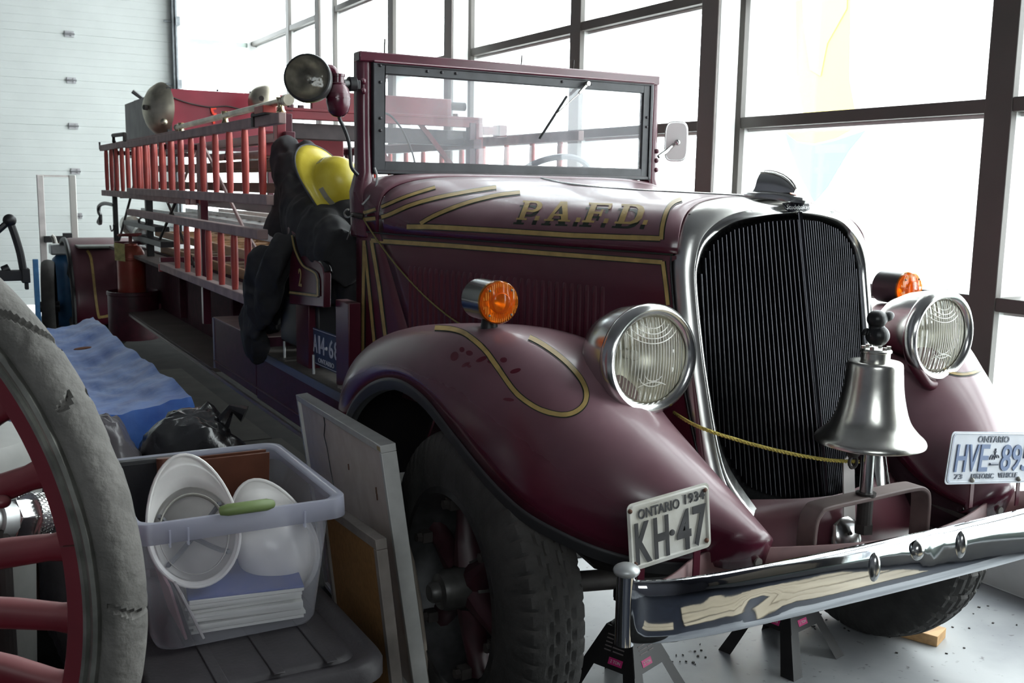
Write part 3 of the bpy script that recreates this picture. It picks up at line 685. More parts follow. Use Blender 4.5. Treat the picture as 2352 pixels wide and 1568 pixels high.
# --- headlamps
lens_m = glassy('headlamp_glass', (.93, .93, .90), 1, .05, .10, (.95, .92, .8), wave=20)
refl_m = mat('silver_reflector', (.70, .68, .60), .38, 1.0, noise_amt=.35, nscale=14, bump=.15, bscale=30)
def headlamp(x, sg, toe):
    c = V((x, -.405, 1.134)); A = V((math.sin(toe), -math.cos(toe), .0)); up = V((0, 0, 1)); rt = A.cross(up).normalized() * -1
    body = MB().lathe([(.0, -.22), (.03, -.215), (.065, -.19), (.100, -.15), (.121, -.10), (.131, -.05), (.134, -.015)], c, A, 48)
    hl = build(body, 'headlamp', chrome, T, smooth=True)
    build(MB().lathe([(.133, -.018), (.138, -.014), (.1405, -.004), (.1405, .008), (.136, .020), (.128, .0255), (.120, .024), (.113, .017), (.1105, .010)], c, A, 48), 'headlamp_rim', chrome, hl, smooth=True)
    build(MB().lathe([(.111, .006), (.10, -.03), (.08, -.065), (.05, -.09), (.012, -.10)], c, A, 40), 'reflector', refl_m, hl, smooth=True)
    build(MB().ball(c - A * .06, (.014, .014, .014)).cyl(c - A * .10, c - A * .065, .012), 'bulb', mat('bulb_glass', (.7, .68, .6), .1), hl, smooth=True)
    ln = build(MB().lathe([(.111, .008), (.10, .013), (.07, .020), (.035, .024), (0, .0255)], c, A, 48), 'headlamp_lens', lens_m, hl, smooth=True)
    rid = mat('lens_ridge_glass', (.72, .71, .66), .12, .0, spec=.8)
    def lp(a, b): 
        r_ = math.hypot(a, b); return c + rt * a + up * b + A * (.027 - .020 * (r_ / .111) ** 2)
    for k in range(-11, 12):
        a = k * .0092; hgt = math.sqrt(max(0, .106 ** 2 - a * a)); 
        lo, hi = -hgt, hgt
        build(MB().tube([lp(a, lo + (hi - lo) * j / 8) for j in range(9)], .0011, 4, caps=False), 'lens_flute', rid, ln)
    for (cy, rr_, a0, a1) in ((.115, .045, 200, 340), (.115, .062, 205, 335), (.118, .08, 208, 332), (.122, .10, 212, 328), (-.115, .075, 55, 125), (-.03, .045, 200, 310), (-.03, .028, 190, 330)):
        pts = [lp(rr_ * math.cos(R(a0 + (a1 - a0) * j / 14)), cy + rr_ * .8 * math.sin(R(a0 + (a1 - a0) * j / 14))) for j in range(15)]
        pts = [p for p in pts if (p - c - A * (p - c).dot(A)).length < .107]
        if len(pts) > 2: build(MB().tube(pts, .0015, 5), 'lens_arc', rid, ln)
    build(MB().box(c + V((0, -.0, -.138)) + A * .004, (.022, .03, .012)).ball(c + V((0, 0, -.150)) + A * .01, (.009, .009, .014)).cyl(c + V((-.005, .0, -.145)), c + V((-.02, .0, -.16)), .004), 'clamp_screw', iron if sg < 0 else chrome, hl)
    # stem and bracket to the fender
    build(MB().tube([c + A * -.10 + V((0, 0, -.11)), c + V((.0, .10, -.16)), c + V((-sg * .0, .12, -.24))], [.02, .022, .04], 12), 'headlamp_stem', paint_side, hl, smooth=True)
headlamp(-.537, -1, 0.0); headlamp(.54, 1, 0.0)
build(MB().tube(crom([(.44, -.40, 1.06), (.47, -.43, 1.0), (.52, -.42, .985), (.56, -.40, .995)], 6), .016, 10), 'headlamp_conduit', paint_side, T, smooth=True)
# --- turn signals on the fenders
amber = glassy('amber_lens', (1.0, .52, .12), 1, .06, .22, (1.0, .38, .05), wave=9)
amber_refl = mat('amber_reflector', (.95, .50, .12), .3, .7, noise_amt=.5, nscale=40)
def signal(x, zc, sg):
    c = V((x, -.075, zc)); A = V((.0, -1, 0))
    sgn = build(MB().lathe([(0, -.115), (.045, -.114), (.0545, -.105), (.0555, -.01), (.0565, 0), (.054, .002)], c, A, 40), 'turn_signal', mat('black_chrome', (.10, .10, .10), .18, .85) if sg < 0 else mat('black_signal_can', (.03, .025, .028), .3), T, smooth=True)
    build(MB().lathe([(.054, .002), (.02, -.03), (0, -.035)], c, A, 30), 'signal_reflector', amber_refl, sgn, smooth=True)
    ln = build(MB().lathe([(.0575, -.003), (.0575, .009), (.054, .015), (.030, .020), (.026, .026), (0, .030)], c, A, 40), 'signal_lens', amber, sgn, smooth=True)
    am2 = mat('amber_ribs', (.80, .32, .05), .2)
    for k in range(-8, 9):
        a = k * .0062; h_ = math.sqrt(max(0, .052 ** 2 - a * a))
        for s_ in (-1, 1):
            if abs(k) > 4 or True:
                lo = s_ * (.026 if abs(a) < .026 else .008); hi = s_ * h_
                if abs(hi) > abs(lo) + .006: build(MB().tube([c + V((a, -.0175, lo)), c + V((a, -.016, hi))], .0013, 4), 'lens_rib', am2, ln)
    build(MB().lathe([(.026, .0), (.0275, .022), (.025, .024)], c, A, 28), 'lens_boss', am2, ln, smooth=True)
    for a in (45, 135, 225, 315): build(MB().ball(c + V((.046 * math.cos(R(a)), -.018, .046 * math.sin(R(a)))), .0035, 8, 6), 'screw', steel, ln)
    build(MB().cyl(c + V((0, .045, -.05)), c + V((0, .045, -.092)), .021, .026), 'signal_base', black, sgn, smooth=True)
signal(-.79, 1.252, -1); signal(.79, 1.236, 1)
# --- wheels
def tyre_rows(cx, sg, r, wdt, pat, n=300):
    prof = [(-.5, .64), (-.52, .70), (-.50, .80), (-.44, .90), (-.40, .945), (-.37, .965), (-.33, .975), (-.28, .982), (-.22, .988), (-.16, .992), (-.12, .994), (-.08, .996), (-.04, .998), (0, .999), (.04, .998), (.08, .996), (.12, .994), (.16, .992), (.22, .988), (.28, .982), (.33, .975), (.37, .965), (.40, .945), (.44, .90), (.50, .80), (.52, .70), (.5, .64)]
    rows = []
    for i in range(n):
        a = 2 * PI * i / n; row = []
        for lx, rr in prof:
            q = r * rr; al = abs(lx)
            if pat == 'rib':
                zig = .012 * (1 if (i // 3) % 2 else -1) / wdt * .5
                if .10 < al + (zig if lx > 0 else -zig) < .145: q -= .006
                if .34 < al < .46 and i % 5 == 0: q -= .008
                if .26 < al < .34 and i % 5 == 0: q -= .003
            else:
                if al < .42 and (i % 10 in (0,)): q -= .009
                if .10 < al < .14 or .24 < al < .30: q -= .008
                if (i + int(lx * 30)) % 10 == 5 and al < .42: q -= .008
            row.append(V((cx + sg * lx * wdt, q * math.cos(a), WZ + q * math.sin(a))))
        rows.append(row)
    return rows
WZ = .447
for sg, pat in ((-1, 'rib'), (1, 'block')):
    cx = sg * .795 if sg < 0 else .775
    wh = bpy.data.objects.new('front_wheel', None); col.objects.link(wh); wh.parent = T; wh.location = (cx, 0, WZ)
    build(MB().grid(tyre_rows(cx, sg, WZ, .20, pat), True), 'tyre', rubber, wh, smooth=True, autos=25)
    rm = MB().lathe([(.275, .075), (.290, .088), (.286, .10), (.268, .102), (.262, .09), (.255, .04), (.235, .0), (.235, -.06)], (cx, 0, WZ), (sg, 0, 0), 64)
    build(rm, 'rim', mat('dull_dark_rim', (.07, .07, .072), .4, .7, noise_amt=.3), wh, smooth=True)
    for k in range(6):
        a = 2 * PI * k / 6 + .35; d = V((0, math.cos(a), math.sin(a))); tn = V((0, -math.sin(a), math.cos(a)))
        o0 = V((cx, 0, WZ)) + V((sg * .02, 0, 0)); rows = []
        for r_, hw_, th in ((.06, .052, .05), (.12, .030, .045), (.19, .026, .035), (.235, .034, .03), (.252, .042, .03)):
            rows.append([o0 + d * r_ + tn * (hw_ * math.cos(q)) + V((sg * th * math.sin(q), 0, 0)) for q in [2 * PI * j / 10 for j in range(10)]])
        build(MB().grid(rows, False, True), 'wheel_spoke', mat('dark_maroon_spoke', (.03, .008, .012), .5, noise_amt=.3), wh, smooth=True)
        build(MB().box(o0 + d * .235 + V((sg * .045, 0, 0)), (.03, .035, .03)).cyl(o0 + d * .235 + V((sg * .04, 0, 0)), o0 + d * .235 + V((sg * .075, 0, 0)), .014, n=6), 'rim_clamp', iron, wh)
    build(MB().lathe([(.0, .155), (.022, .155), (.028, .148), (.030, .13), (.050, .125), (.056, .11), (.058, .05), (.085, .045), (.095, .02), (.095, -.05)], (cx, 0, WZ), (sg, 0, 0), 32), 'hub', mat('dark_hub', (.07, .068, .065), .45, .5, noise_amt=.3), wh, smooth=True)
    build(MB().cyl((cx - sg * .0, 0, WZ), (cx - sg * .09, 0, WZ), .19, n=32), 'brake_drum', black, wh, smooth=True)
build(MB().tube([(-.66, 0, .44), (-.52, 0, .40), (-.3, 0, .375), (.3, 0, .375), (.52, 0, .40), (.66, 0, .44)], .032, 10), 'front_axle', iron, T, smooth=True)
for sg in (-1, 1):
    build(MB().bx((sg * .42, -.50, .56), (sg * .36, 8.4, .70)), 'chassis_rail', black, T, bevel=.008)
    build(MB().tube([(sg * .39, -.50, .60), (sg * .39, -.25, .50), (sg * .39, 0, .44), (sg * .39, .3, .49), (sg * .39, .6, .58)], .022, 8).tube([(sg * .39, -.42, .57), (sg * .39, 0, .475), (sg * .39, .5, .57)], .018, 8), 'leaf_spring', iron, T)
build(MB().bx((-.4, .25, .42), (.4, 1.0, .86)), 'engine_block', black, T, bevel=.03)
build(MB().bx((-.41, -.42, .52), (.41, -.36, .60)), 'cross_member', black, T)
build(MB().cyl((-.62, .12, .33), (.62, .12, .33), .016), 'tie_rod', iron, T)

# --- bumper
BX = [(-.834, -.757), (-.822, -.770), (-.80, -.783), (-.75, -.80), (-.70, -.808), (-.64, -.815), (-.5, -.822), (-.25, -.828), (0, -.83)]
bc = crom(BX, 6); bc = bc + [(-x, y) for x, y in reversed(bc[:-1])]
rows = []
random.seed(3)
for x, y in bc:
    row = []
    for h, d in ((0, .0), (.004, -.006), (.02, -.011), (.045, -.013), (.070, -.0135), (.095, -.013), (.12, -.011), (.136, -.006), (.14, 0)):
        dent = .005 * max(0, noise.noise(V((x * 16, h * 30, 1)))) * math.exp(-((x + .55) / .13) ** 2 - ((h - .04) / .03) ** 2) * 3
        dent += .004 * max(0, noise.noise(V((x * 14, h * 30, 5)))) * math.exp(-((x - .05) / .2) ** 2 - ((h - .1) / .03) ** 2) * 3
        row.append(V((x, y + d + dent, .595 + h)))
    rows.append(row)
# refine along the bumper so the dents read
bp_ = build(MB().grid(rows), 'bumper', chrome_b, T, smooth=True, solid=.004, autos=60)
for sg in (-1, 1):
    build(MB().cyl((sg * .834, -.750, .587), (sg * .834, -.750, .743), .021, n=24), 'bumper_end_post', chrome_b, bp_, smooth=True)
    build(MB().ball((sg * .834, -.750, .752), (.029, .029, .016), 20, 10), 'bumper_end_cap', alu, bp_, smooth=True)
def oval(mb, x, z, a, b_, d):
    rows = []
    for i in range(7):
        q = PI / 2 * i / 6; rows.append([V((x + a * math.cos(q) * math.cos(t_), -.842 - d * math.sin(q), z + b_ * math.cos(q) * math.sin(t_))) for t_ in [2 * PI * j / 20 for j in range(20)]])
    return mb.grid(rows, False, True)
build(oval(MB(), -.183, .679, .015, .036, .016), 'bumper_medallion', chrome, bp_, smooth=True)
build(oval(MB(), -.036, .697, .020, .026, .018), 'bumper_medallion', chrome, bp_, smooth=True)
build(oval(MB(), .126, .685, .015, .036, .016), 'bumper_medallion', chrome, bp_, smooth=True)
rows = []
for i in range(9):
    t_ = PI * i / 8 - PI / 2
    rows.append([V((.22 + .05 * math.cos(t_), -.845 - .006, .665 + .06 * math.sin(t_))), V((-.1, -.845, .665 + .045 * math.sin(t_)))])
# spring-steel bumper brackets: a bowed flat bar behind the face bar
for sg in (-1, 1):
    pts = crom([(sg * .10, -.80), (sg * .22, -.775), (sg * .38, -.72), (sg * .50, -.665), (sg * .60, -.69), (sg * .70, -.745), (sg * .80, -.785)], 5)
    rows = [[V((x, y, .63)), V((x, y, .72))] for x, y in pts]
    br = build(MB().grid(rows), 'bumper_bracket', mat('dusty_maroon_bracket', (.12, .05, .05), .6, noise_amt=.3, dust=.3), T, smooth=True, solid=.008)
    build(MB().cyl((sg * .44, -.69, .695), (sg * .44, -.715, .695), .016, n=6).cyl((sg * .44, -.705, .695), (sg * .44, -.73, .695), .011), 'bracket_bolt', steel, br)
    build(MB().bx((sg * .36, -.68, .60), (sg * .40, -.40, .68)), 'bumper_arm', iron, T)
# --- bell, its hoop and rope
hoop_m = mat('dusty_hoop', (.13, .085, .08), .6, noise_amt=.2, dust=.6, dust_col=(.34, .28, .27))
pts = crom([(-.20, .55), (-.198, .66), (-.194, .73), (-.178, .758), (-.15, .768), (0, .772), (.16, .776), (.205, .768), (.222, .74), (.224, .66), (.224, .56)], 5)
rows = []
for i, (x, z) in enumerate(pts):
    a = pts[max(0, i - 1)]; b_ = pts[min(len(pts) - 1, i + 1)]; t_ = V((b_[0] - a[0], 0, b_[1] - a[1])).normalized(); nrm = V((-t_.z, 0, t_.x)) * .006
    p = V((x, -.64, z)); rows.append([p + nrm + V((0, -.030, 0)), p + nrm + V((0, .030, 0)), p - nrm + V((0, .030, 0)), p - nrm + V((0, -.030, 0))])
hp = build(MB().grid(rows, False, True), 'bell_hoop', hoop_m, T, bevel=.003, autos=60)
build(MB().cyl((0, -.645, .765), (0, -.645, .68), .020).cyl((0, -.645, .70), (0, -.645, .675), .025, n=6), 'post_nut', iron, hp); build(MB().cyl((0, -.645, .775), (0, -.645, .784), .026), 'post_collar', iron, hp)
bell = bpy.data.objects.new('bell', None); col.objects.link(bell); bell.parent = T; bell.location = (0, -.645, .78)
BC = V((0, -.645, 0))
build(MB().cyl(BC + V((0, 0, .772)), BC + V((0, 0, .93)), .017, n=20), 'bell_post', chrome, bell, smooth=True)
bprof = crom([(.066, 1.128), (.069, 1.122), (.071, 1.10), (.075, 1.06), (.083, 1.018), (.096, .977), (.116, .950), (.134, .933), (.139, .924), (.139, .918)], 4)
build(MB().lathe([(.0, 1.131), (.05, 1.131), (.063, 1.130)] + bprof + [(.133, .915), (.125, .922), (.10, .948), (.08, .98), (.065, 1.06), (.06, 1.115), (0, 1.12)], BC, (0, 0, 1), 64), 'bell_dome', nickel, bell, smooth=True)
build(MB().lathe([(0, 1.162), (.036, 1.162), (.040, 1.158), (.040, 1.154), (.0365, 1.152), (.036, 1.131)], BC, (0, 0, 1), 40), 'bell_crown', nickel, bell, smooth=True)
for k in range(6): a = 2 * PI * k / 6 + .4; build(MB().cyl(BC + V((.031 * math.cos(a), .031 * math.sin(a), 1.160)), BC + V((.031 * math.cos(a), .031 * math.sin(a), 1.169)), .006, n=6), 'crown_nut', nickel, bell)
build(MB().cyl(BC + V((0, 0, .95)), BC + V((-.05, 0, .905)), .008).ball(BC + V((-.055, 0, .90)), .018), 'clapper', iron, bell, smooth=True)
build(MB().tube([BC + V((-.055 + .014 * math.cos(a), 0, .872 + .016 * math.sin(a))) for a in [2 * PI * i / 14 for i in range(14)]], .0045, 6, closed=True), 'clapper_ring', iron, bell, smooth=True)
# small black duckling finial: body, head, broad bill, tail
dk = MB(); c0 = BC + V((0, 0, 1.165))
dk.ball(c0 + V((.002, .0, .031)), (.029, .031, .028), 20, 14).ball(c0 + V((-.004, .0, .073)), (.026, .025, .023), 20, 14)
dk.ball(c0 + V((.022, -.012, .080)), (.0185, .013, .0125), 16, 10, Matrix.Rotation(R(-20), 3, 'Y')).ball(c0 + V((-.028, .014, .040)), (.013, .008, .006), 12, 8, Matrix.Rotation(R(-50), 3, 'Y')).ball(c0 + V((-.002, .0, .053)), (.019, .018, .016), 14, 10)
dk.lathe([(.0, .014), (.018, .013), (.021, .0), (.024, -.004)], c0, (0, 0, 1), 20)
do = build(dk, 'duck_finial', mat('black_cast_iron', (.01, .01, .012), .4), bell, smooth=True)
md = do.modifiers.new('remesh', 'REMESH'); md.mode = 'VOXEL'; md.voxel_size = .0016; md.use_smooth_shade = True
md = do.modifiers.new('smooth', 'SMOOTH'); md.iterations = 4
rope_m = mat('yellow_cord', (.45, .36, .08), .8, noise_amt=.5, nscale=300)
rp = [at(1540, 942, 'x', -.33), at(1600, 978, 'y', -.47), at(1700, 1012, 'y', -.53), at(1800, 1038, 'y', -.585), at(1900, 1056, 'y', -.62), at(1972, 1060, 'y', -.64)]
rp = [V(p) for p in crom([tuple(p) for p in rp], 24)]
mb = MB()
for k in range(3):
    pts = [p + V((0, math.cos(i * 1.05 + k * 2.1), math.sin(i * 1.05 + k * 2.1))) * .0028 for i, p in enumerate(rp)]
    mb.tube(pts, .0027, 5)
build(mb, 'bell_rope', rope_m, T, smooth=True)
rp2 = [hit(bh, x, y, .008) for x, y in ((838, 500), (850, 520), (870, 550), (915, 610), (980, 680), (1040, 730), (1075, 750))]
rp2 = [p for p in rp2 if p]
build(MB().tube([V(p) for p in crom([tuple(p) for p in rp2], 6)], .003, 6), 'bell_rope', mat('greenish_cord', (.20, .17, .06), .8), T, smooth=True)
pL = at(834, 497, 'x', -.70)
build(MB().tube([pL, at(805, 492, 'x', -.74)], [.012, .009], 10), 'rope_lead_pin', iron, T)
hk = [at(800 + 9 * math.cos(a), 490 + 9 * math.sin(a), 'x', -.75) for a in [R(q) for q in range(0, 300, 25)]]
build(MB().tube(hk, .004, 6), 'rope_hook', steel, T, smooth=True)
build(MB().tube([at(806, 498, 'x', -.75), at(807, 515, 'x', -.75), at(801, 540, 'x', -.75), at(797, 550, 'x', -.75)], .002, 5), 'hook_wire', steel, T)
# --- number plates
def plate(corners, depth_up, base_m, name='number_plate', parent=T, emb=None):
    tl, tr, bl = corners; ux = (tr - tl); W_ = ux.length; ux.normalize(); uy0 = (tl - bl); nn = ux.cross(uy0).normalized(); uy = nn.cross(ux); H_ = uy0.dot(uy)
    c = (tr + bl) / 2
    rr_ = .012; poly = []
    for sx, sy, a0 in ((1, 1, 0), (-1, 1, 90), (-1, -1, 180), (1, -1, 270)):
        for k in range(5):
            a = R(a0 + k * 22.5); poly.append((sx * (W_ / 2 - rr_) + rr_ * math.cos(a), sy * (H_ / 2 - rr_) + rr_ * math.sin(a)))
    mb = MB().prism(poly, c, ux, uy, .0015)
    po = build(mb, name, base_m, parent) if parent else None
    return po, poly, c, ux, uy, nn, W_, H_
def rim_of(poly, c, ux, uy, nn, r_, m, parent, name, inset=.94):
    pts = [c + ux * (x * inset) + uy * (y * (inset - .05)) + nn * .0015 for x, y in poly]
    build(MB().tube(pts, r_, 6, closed=True), name, m, parent, smooth=True)
plate_white = mat('aged_white_plate', (.62, .60, .53), .45, noise_amt=.18, nscale=14, color2=(.70, .69, .65), bump=.05, bscale=30)
dkink = mat('dark_grey_ink', (.05, .05, .055), .45, noise_amt=.3)
YP = -.665
def plate_corners(tl, tr, bl, x_l, x_r, y_): return at(*tl, 'y', y_), at(*tr, 'y', y_), at(*bl, 'y', y_)
tl, tr, bl = plate_corners((1430, 1162), (1619, 1108), (1455, 1311), 0, 0, -.735)
po, poly, c, ux, uy, nn, W_, H_ = plate((tl, tr, bl), 0, plate_white)
e1 = MB(); text_on(e1, 'ONTARIO', c + uy * (.315 * H_) - ux * (.13 * W_) + nn * .0035, ux, uy, H_ * .15, W_ * .50, .0015, bold=.015); build(e1, 'small_lettering', dkink, po); e1 = MB(); text_on(e1, '1934', c + uy * (.34 * H_) + ux * (.31 * W_) + nn * .0035, ux, uy, H_ * .15, W_ * .25, .0015, bold=.015)
build(e1, 'small_lettering', dkink, po)
e2 = MB()
for ch, u0, w_ in (('K', -.335, .17), ('H', -.115, .16), ('4', .16, .16), ('7', .36, .15)): text_on(e2, ch, c - uy * (.11 * H_) + ux * (u0 * W_) + nn * .004, ux, uy, H_ * .62, W_ * w_ * 1.12, .0012, bold=.025)
e2.lathe([(0, .0045), (.0065, .004), (.0075, .001)], c - uy * (.10 * H_) + ux * (.02 * W_), nn, 16)
build(e2, 'large_lettering', dkink, po)
rim_of(poly, c, ux, uy, nn, .0042, plate_white, po, 'raised_border')
for sx, sy in ((-.47, .40), (.44, .40), (-.44, -.40), (.44, -.38)): build(MB().ball(c + ux * (sx * W_) + uy * (sy * H_) + nn * .003, .0055, 10, 6), 'rusty_bolt', rust, po, smooth=True)
for sx in (-.17, .20): build(MB().box(c + ux * (sx * W_) + uy * (.44 * H_) + nn * .0012, (.022, .002, .007), Matrix((ux, nn, uy)).transposed()), 'slot', mat('maroon_slot', (.12, .03, .04), .6), po)
build(MB().bx((c.x + .078, -.728, .60), (c.x + .096, -.724, c.z - .03)), 'plate_strap', paint_side, po); build(MB().bx((c.x - .075, -.728, .60), (c.x - .058, -.724, c.z - .04)), 'plate_strap', paint_side, po)
plate_pale = mat('pale_blue_white_plate', (.60, .63, .70), .4, noise_amt=.1, nscale=14)
blue_ink = mat('faded_blue_ink', (.10, .16, .32), .45)
grey_ink = mat('blue_grey_ink', (.13, .15, .20), .45)
YQ = -.775
tl, tr, bl = at(2170, 990, 'y', YQ), at(2405, 993, 'y', YQ), at(2184, 1112, 'y', YQ)
po, poly, c, ux, uy, nn, W_, H_ = plate((tl, tr, bl), 0, plate_pale)
e1 = MB(); text_on(e1, 'ONTARIO', c + uy * (.36 * H_) - ux * (.10 * W_) + nn * .003, ux, uy, H_ * .125, W_ * .30, .0012, bold=.02)
build(e1, 'small_lettering', grey_ink, po); e1 = MB(); text_on(e1, '73', c - uy * (.35 * H_) - ux * (.385 * W_) + nn * .003, ux, uy, H_ * .10, W_ * .075, .0012, bold=.02)
build(e1, 'small_lettering', grey_ink, po); e1 = MB(); text_on(e1, 'HISTORIC', c - uy * (.35 * H_) - ux * (.155 * W_) + nn * .003, ux, uy, H_ * .10, W_ * .215, .0012, bold=.02); build(e1, 'small_lettering', grey_ink, po); e1 = MB(); text_on(e1, 'VEHICLE', c - uy * (.34 * H_) + ux * (.09 * W_) + nn * .003, ux, uy, H_ * .10, W_ * .19, .0012, bold=.02)
build(e1, 'small_lettering', grey_ink, po)
e2 = MB()
for ch, u0, w_ in (('H', -.385, .10), ('V', -.275, .10), ('E', -.17, .085), ('8', .045, .10), ('9', .15, .095), ('5', .255, .09)):
    if ch == '8': build(e2, 'large_lettering', blue_ink, po); e2 = MB()
    text_on(e2, ch, c + ux * (u0 * W_) + nn * .0035, ux, uy, H_ * .52, W_ * w_, .0018, bold=.01)
build(e2, 'large_lettering', blue_ink, po)
cr = MB(); cc_ = c - ux * (.068 * W_) + uy * (-.005 * H_) + nn * .003
for k in (-1, 0, 1): cr.tube([cc_ + ux * (.0095 * k + .0095 * math.cos(a)) + uy * (.013 * math.sin(a) - .004) for a in [R(q) for q in range(20, 181, 20)]], .0013, 5)
cr.tube([cc_ - ux * .016 - uy * .016, cc_ + ux * .016 - uy * .016], .004, 6).tube([cc_ + uy * .008, cc_ + uy * .026], .002, 5).tube([cc_ + uy * .017 - ux * .005, cc_ + uy * .017 + ux * .005], .0015, 5)
build(cr, 'crown_emblem', grey_ink, po)
rim_of(poly, c, ux, uy, nn, .0022, plate_pale, po, 'raised_border', .97)
rim_of(poly, c, ux, uy, nn, .0012, blue_ink, po, 'blue_border_line', .955)
build(MB().box(c - uy * (.36 * H_) + ux * (.36 * W_) + nn * .002, (.055, .002, .026), Matrix((ux, nn, uy)).transposed()), 'sticker', plate_white, po)
for sx in (-.255, .20): build(MB().ball(c + ux * (sx * W_) - uy * (.42 * H_) + nn * .004, .007, 10, 6), 'plate_bolt', steel, po, smooth=True); build(MB().box(c + ux * ((sx + .04) * W_) - uy * (H_ * .5 + .02) - nn * .004, (.014, .003, .09)), 'plate_strap', paint_side, po)
# ------------------------------------------------------------------ cab, steps and body of the truck
XS = -.80
def px_poly(pts, x, th, mb=None):
    mb = mb or MB(); P = [at(px, py, 'x', x) for px, py in pts]; k = len(P)
    Q = [p + V((th, 0, 0)) for p in P]
    return mb.add(P + Q, [tuple(range(k)), tuple(range(k, 2 * k))[::-1]] + [(i, (i + 1) % k, k + (i + 1) % k, k + i) for i in range(k)])
seat_pl = [(660, 521), (668, 527), (676, 538), (683, 556), (692, 573), (706, 588), (725, 598), (735, 604), (741, 614), (744, 633), (743, 706), (665, 698)]
sp = build(px_poly(seat_pl, XS, .03), 'seat_side_panel', paint_side, T, bevel=.004)
bs_ = bvh_of([sp])
pin(bs_, [(673, 540), (679, 569), (688, 592), (700, 611), (719, 622), (728, 630), (732, 645)], 4, sp)
pin(bs_, [(732, 640), (732.5, 680)], 4, sp, smoothn=0); pin(bs_, [(732, 679), (667, 671)], 5, sp, smoothn=0)
tb = MB(); text_on(tb, '2', at(689, 637, 'x', XS - .003), (0, -1, 0), (0, 0, 1), .072, .040, .0015, bold=.01); build(tb, 'gold_numeral', gold, sp)
build(MB().tube([V(p) for p in crom([tuple(at(x, y, 'x', XS + .02)) for x, y in ((728, 600), (742, 603), (751, 613), (754, 626))], 5)], [.018] * 16, 10), 'arm_roll', mat('black_leather_gloss', (.012, .012, .013), .15), T, smooth=True)
for q, x_ in (((679, 704, 709, 806), XS + .05), ((771, 770, 801, 850), XS + .04)):
    a = at(q[0], q[1], 'x', x_); b_ = at(q[2], q[3], 'x', x_)
    build(MB().bx((x_, b_.y, .79), (x_ + .05, a.y, 1.12)), 'seat_post', paint_side, T, bevel=.004)
build(MB().bx((-.72, 1.62, .84), (.72, 2.15, 1.06)), 'seat_box', black, T, bevel=.01)
leather = mat('black_leather', (.015, .014, .014), .4, bump=.1, bscale=30)
build(MB().bx((-.70, 1.52, 1.06), (.70, 2.12, 1.20)), 'seat_cushion', leather, T, bevel=.04)
build(MB().box((0, 2.14, 1.33), (1.40, .13, .34), Matrix.Rotation(R(-8), 3, 'X')), 'seat_back', leather, T, bevel=.045)
# step boxes along the right side
for nm, y0, y1, z0, z1 in (('step_box', .98, 2.28, .55, .785), ('locker_box', 2.285, 3.12, .56, .835)):
    bo = build(MB().bx((-.80, y0, z0), (-.40, y1, z1)), nm, mat('dull_step_maroon', (.06, .012, .028), .55, spec=.3, noise_amt=.25), T, bevel=.006)
    if nm == 'step_box':
        build(MB().bx((-.806, y0 + .02, z1 - .03), (-.797, y1, z1 + .004)), 'step_edging', mat('blue_grey_edging', (.16, .17, .21), .4, .3), bo)
        build(MB().bx((-.80, y0, z1), (-.42, y1, z1 + .006)), 'step_mat', mat('dark_step_mat', (.06, .055, .05), .8, noise_amt=.4, dust=.5, dust_col=(.2, .18, .16)), bo)
        for k in range(9): build(MB().bx((-.78, .99 + k * .026, z1 + .006), (-.52, 1.004 + k * .026, z1 + .014)), 'tread_rib', mat('dusty_tread_rib', (.28, .26, .24), .6, .3), bo)
        for px in (653, 720): a = at(px, 775 if px == 653 else 812, 'x', -.77); build(MB().cyl((-.77, a.y, z1), (-.77, a.y, z1 + .085), .006, n=8), 'step_pin', alu, bo)
        a = at(655, 812, 'x', -.77); build(MB().bx((-.79, a.y - .06, z1 + .006), (-.64, a.y + .02, z1 + .012)), 'steel_plate', steel, bo)
    else:
        build(MB().bx((-.80, y0, z1), (-.42, y1, z1 + .004)), 'box_lid', mat('pale_dusty_lid', (.48, .36, .34), .6, noise_amt=.15, nscale=12), bo)
        build(MB().bx((-.806, y1 - .012, z0), (-.79, y1 + .002, z1)), 'box_corner', mat('pale_corner', (.25, .25, .34), .4, .4), bo)
build(MB().bx((-.806, 1.0, .60), (-.80, 3.12, .606)), 'side_moulding', paint_side, T)
rb_m = mat('dusty_running_board', (.06, .045, .04), .8, noise_amt=.4, nscale=6, dust=.55, dust_col=(.19, .15, .13))
build(MB().bx((-.82, 3.12, .535), (-.45, 6.9, .56)), 'running_board', rb_m, T, bevel=.004)
build(MB().bx((-.826, .98, .530), (-.815, 6.9, .548)), 'running_board_edge', mat('worn_edge', (.25, .22, .2), .5, .4), T)
# frame apron and bed side
bed_m = mat('dull_bed_maroon', (.045, .008, .016), .7, spec=.15, noise_amt=.3)
build(MB().bx((-.56, 2.2, .56), (-.53, 7.3, 1.0)), 'bed_side', bed_m, T, bevel=.004)
build(MB().bx((.53, 2.2, .56), (.56, 7.3, 1.0)), 'bed_side', paint_side, T, bevel=.004)
build(MB().bx((-.74, 2.3, .965), (-.50, 4.9, .99)), 'bed_ledge', mat('dusty_ledge', (.10, .07, .065), .7, noise_amt=.3, dust=.6, dust_col=(.27, .21, .2)), T, bevel=.003)
build(MB().bx((-.76, 4.9, .965), (-.50, 7.2, .99)), 'bed_ledge', MATS['dusty_ledge'], T, bevel=.003)
build(MB().bx((-.53, 2.3, .90), (.53, 9.0, .93)), 'bed_floor', black, T)
for y in (3.5, 5.0): build(MB().bx((-.60, y, .60), (-.56, y + .05, .98)), 'bed_side_rib', bed_m, T)
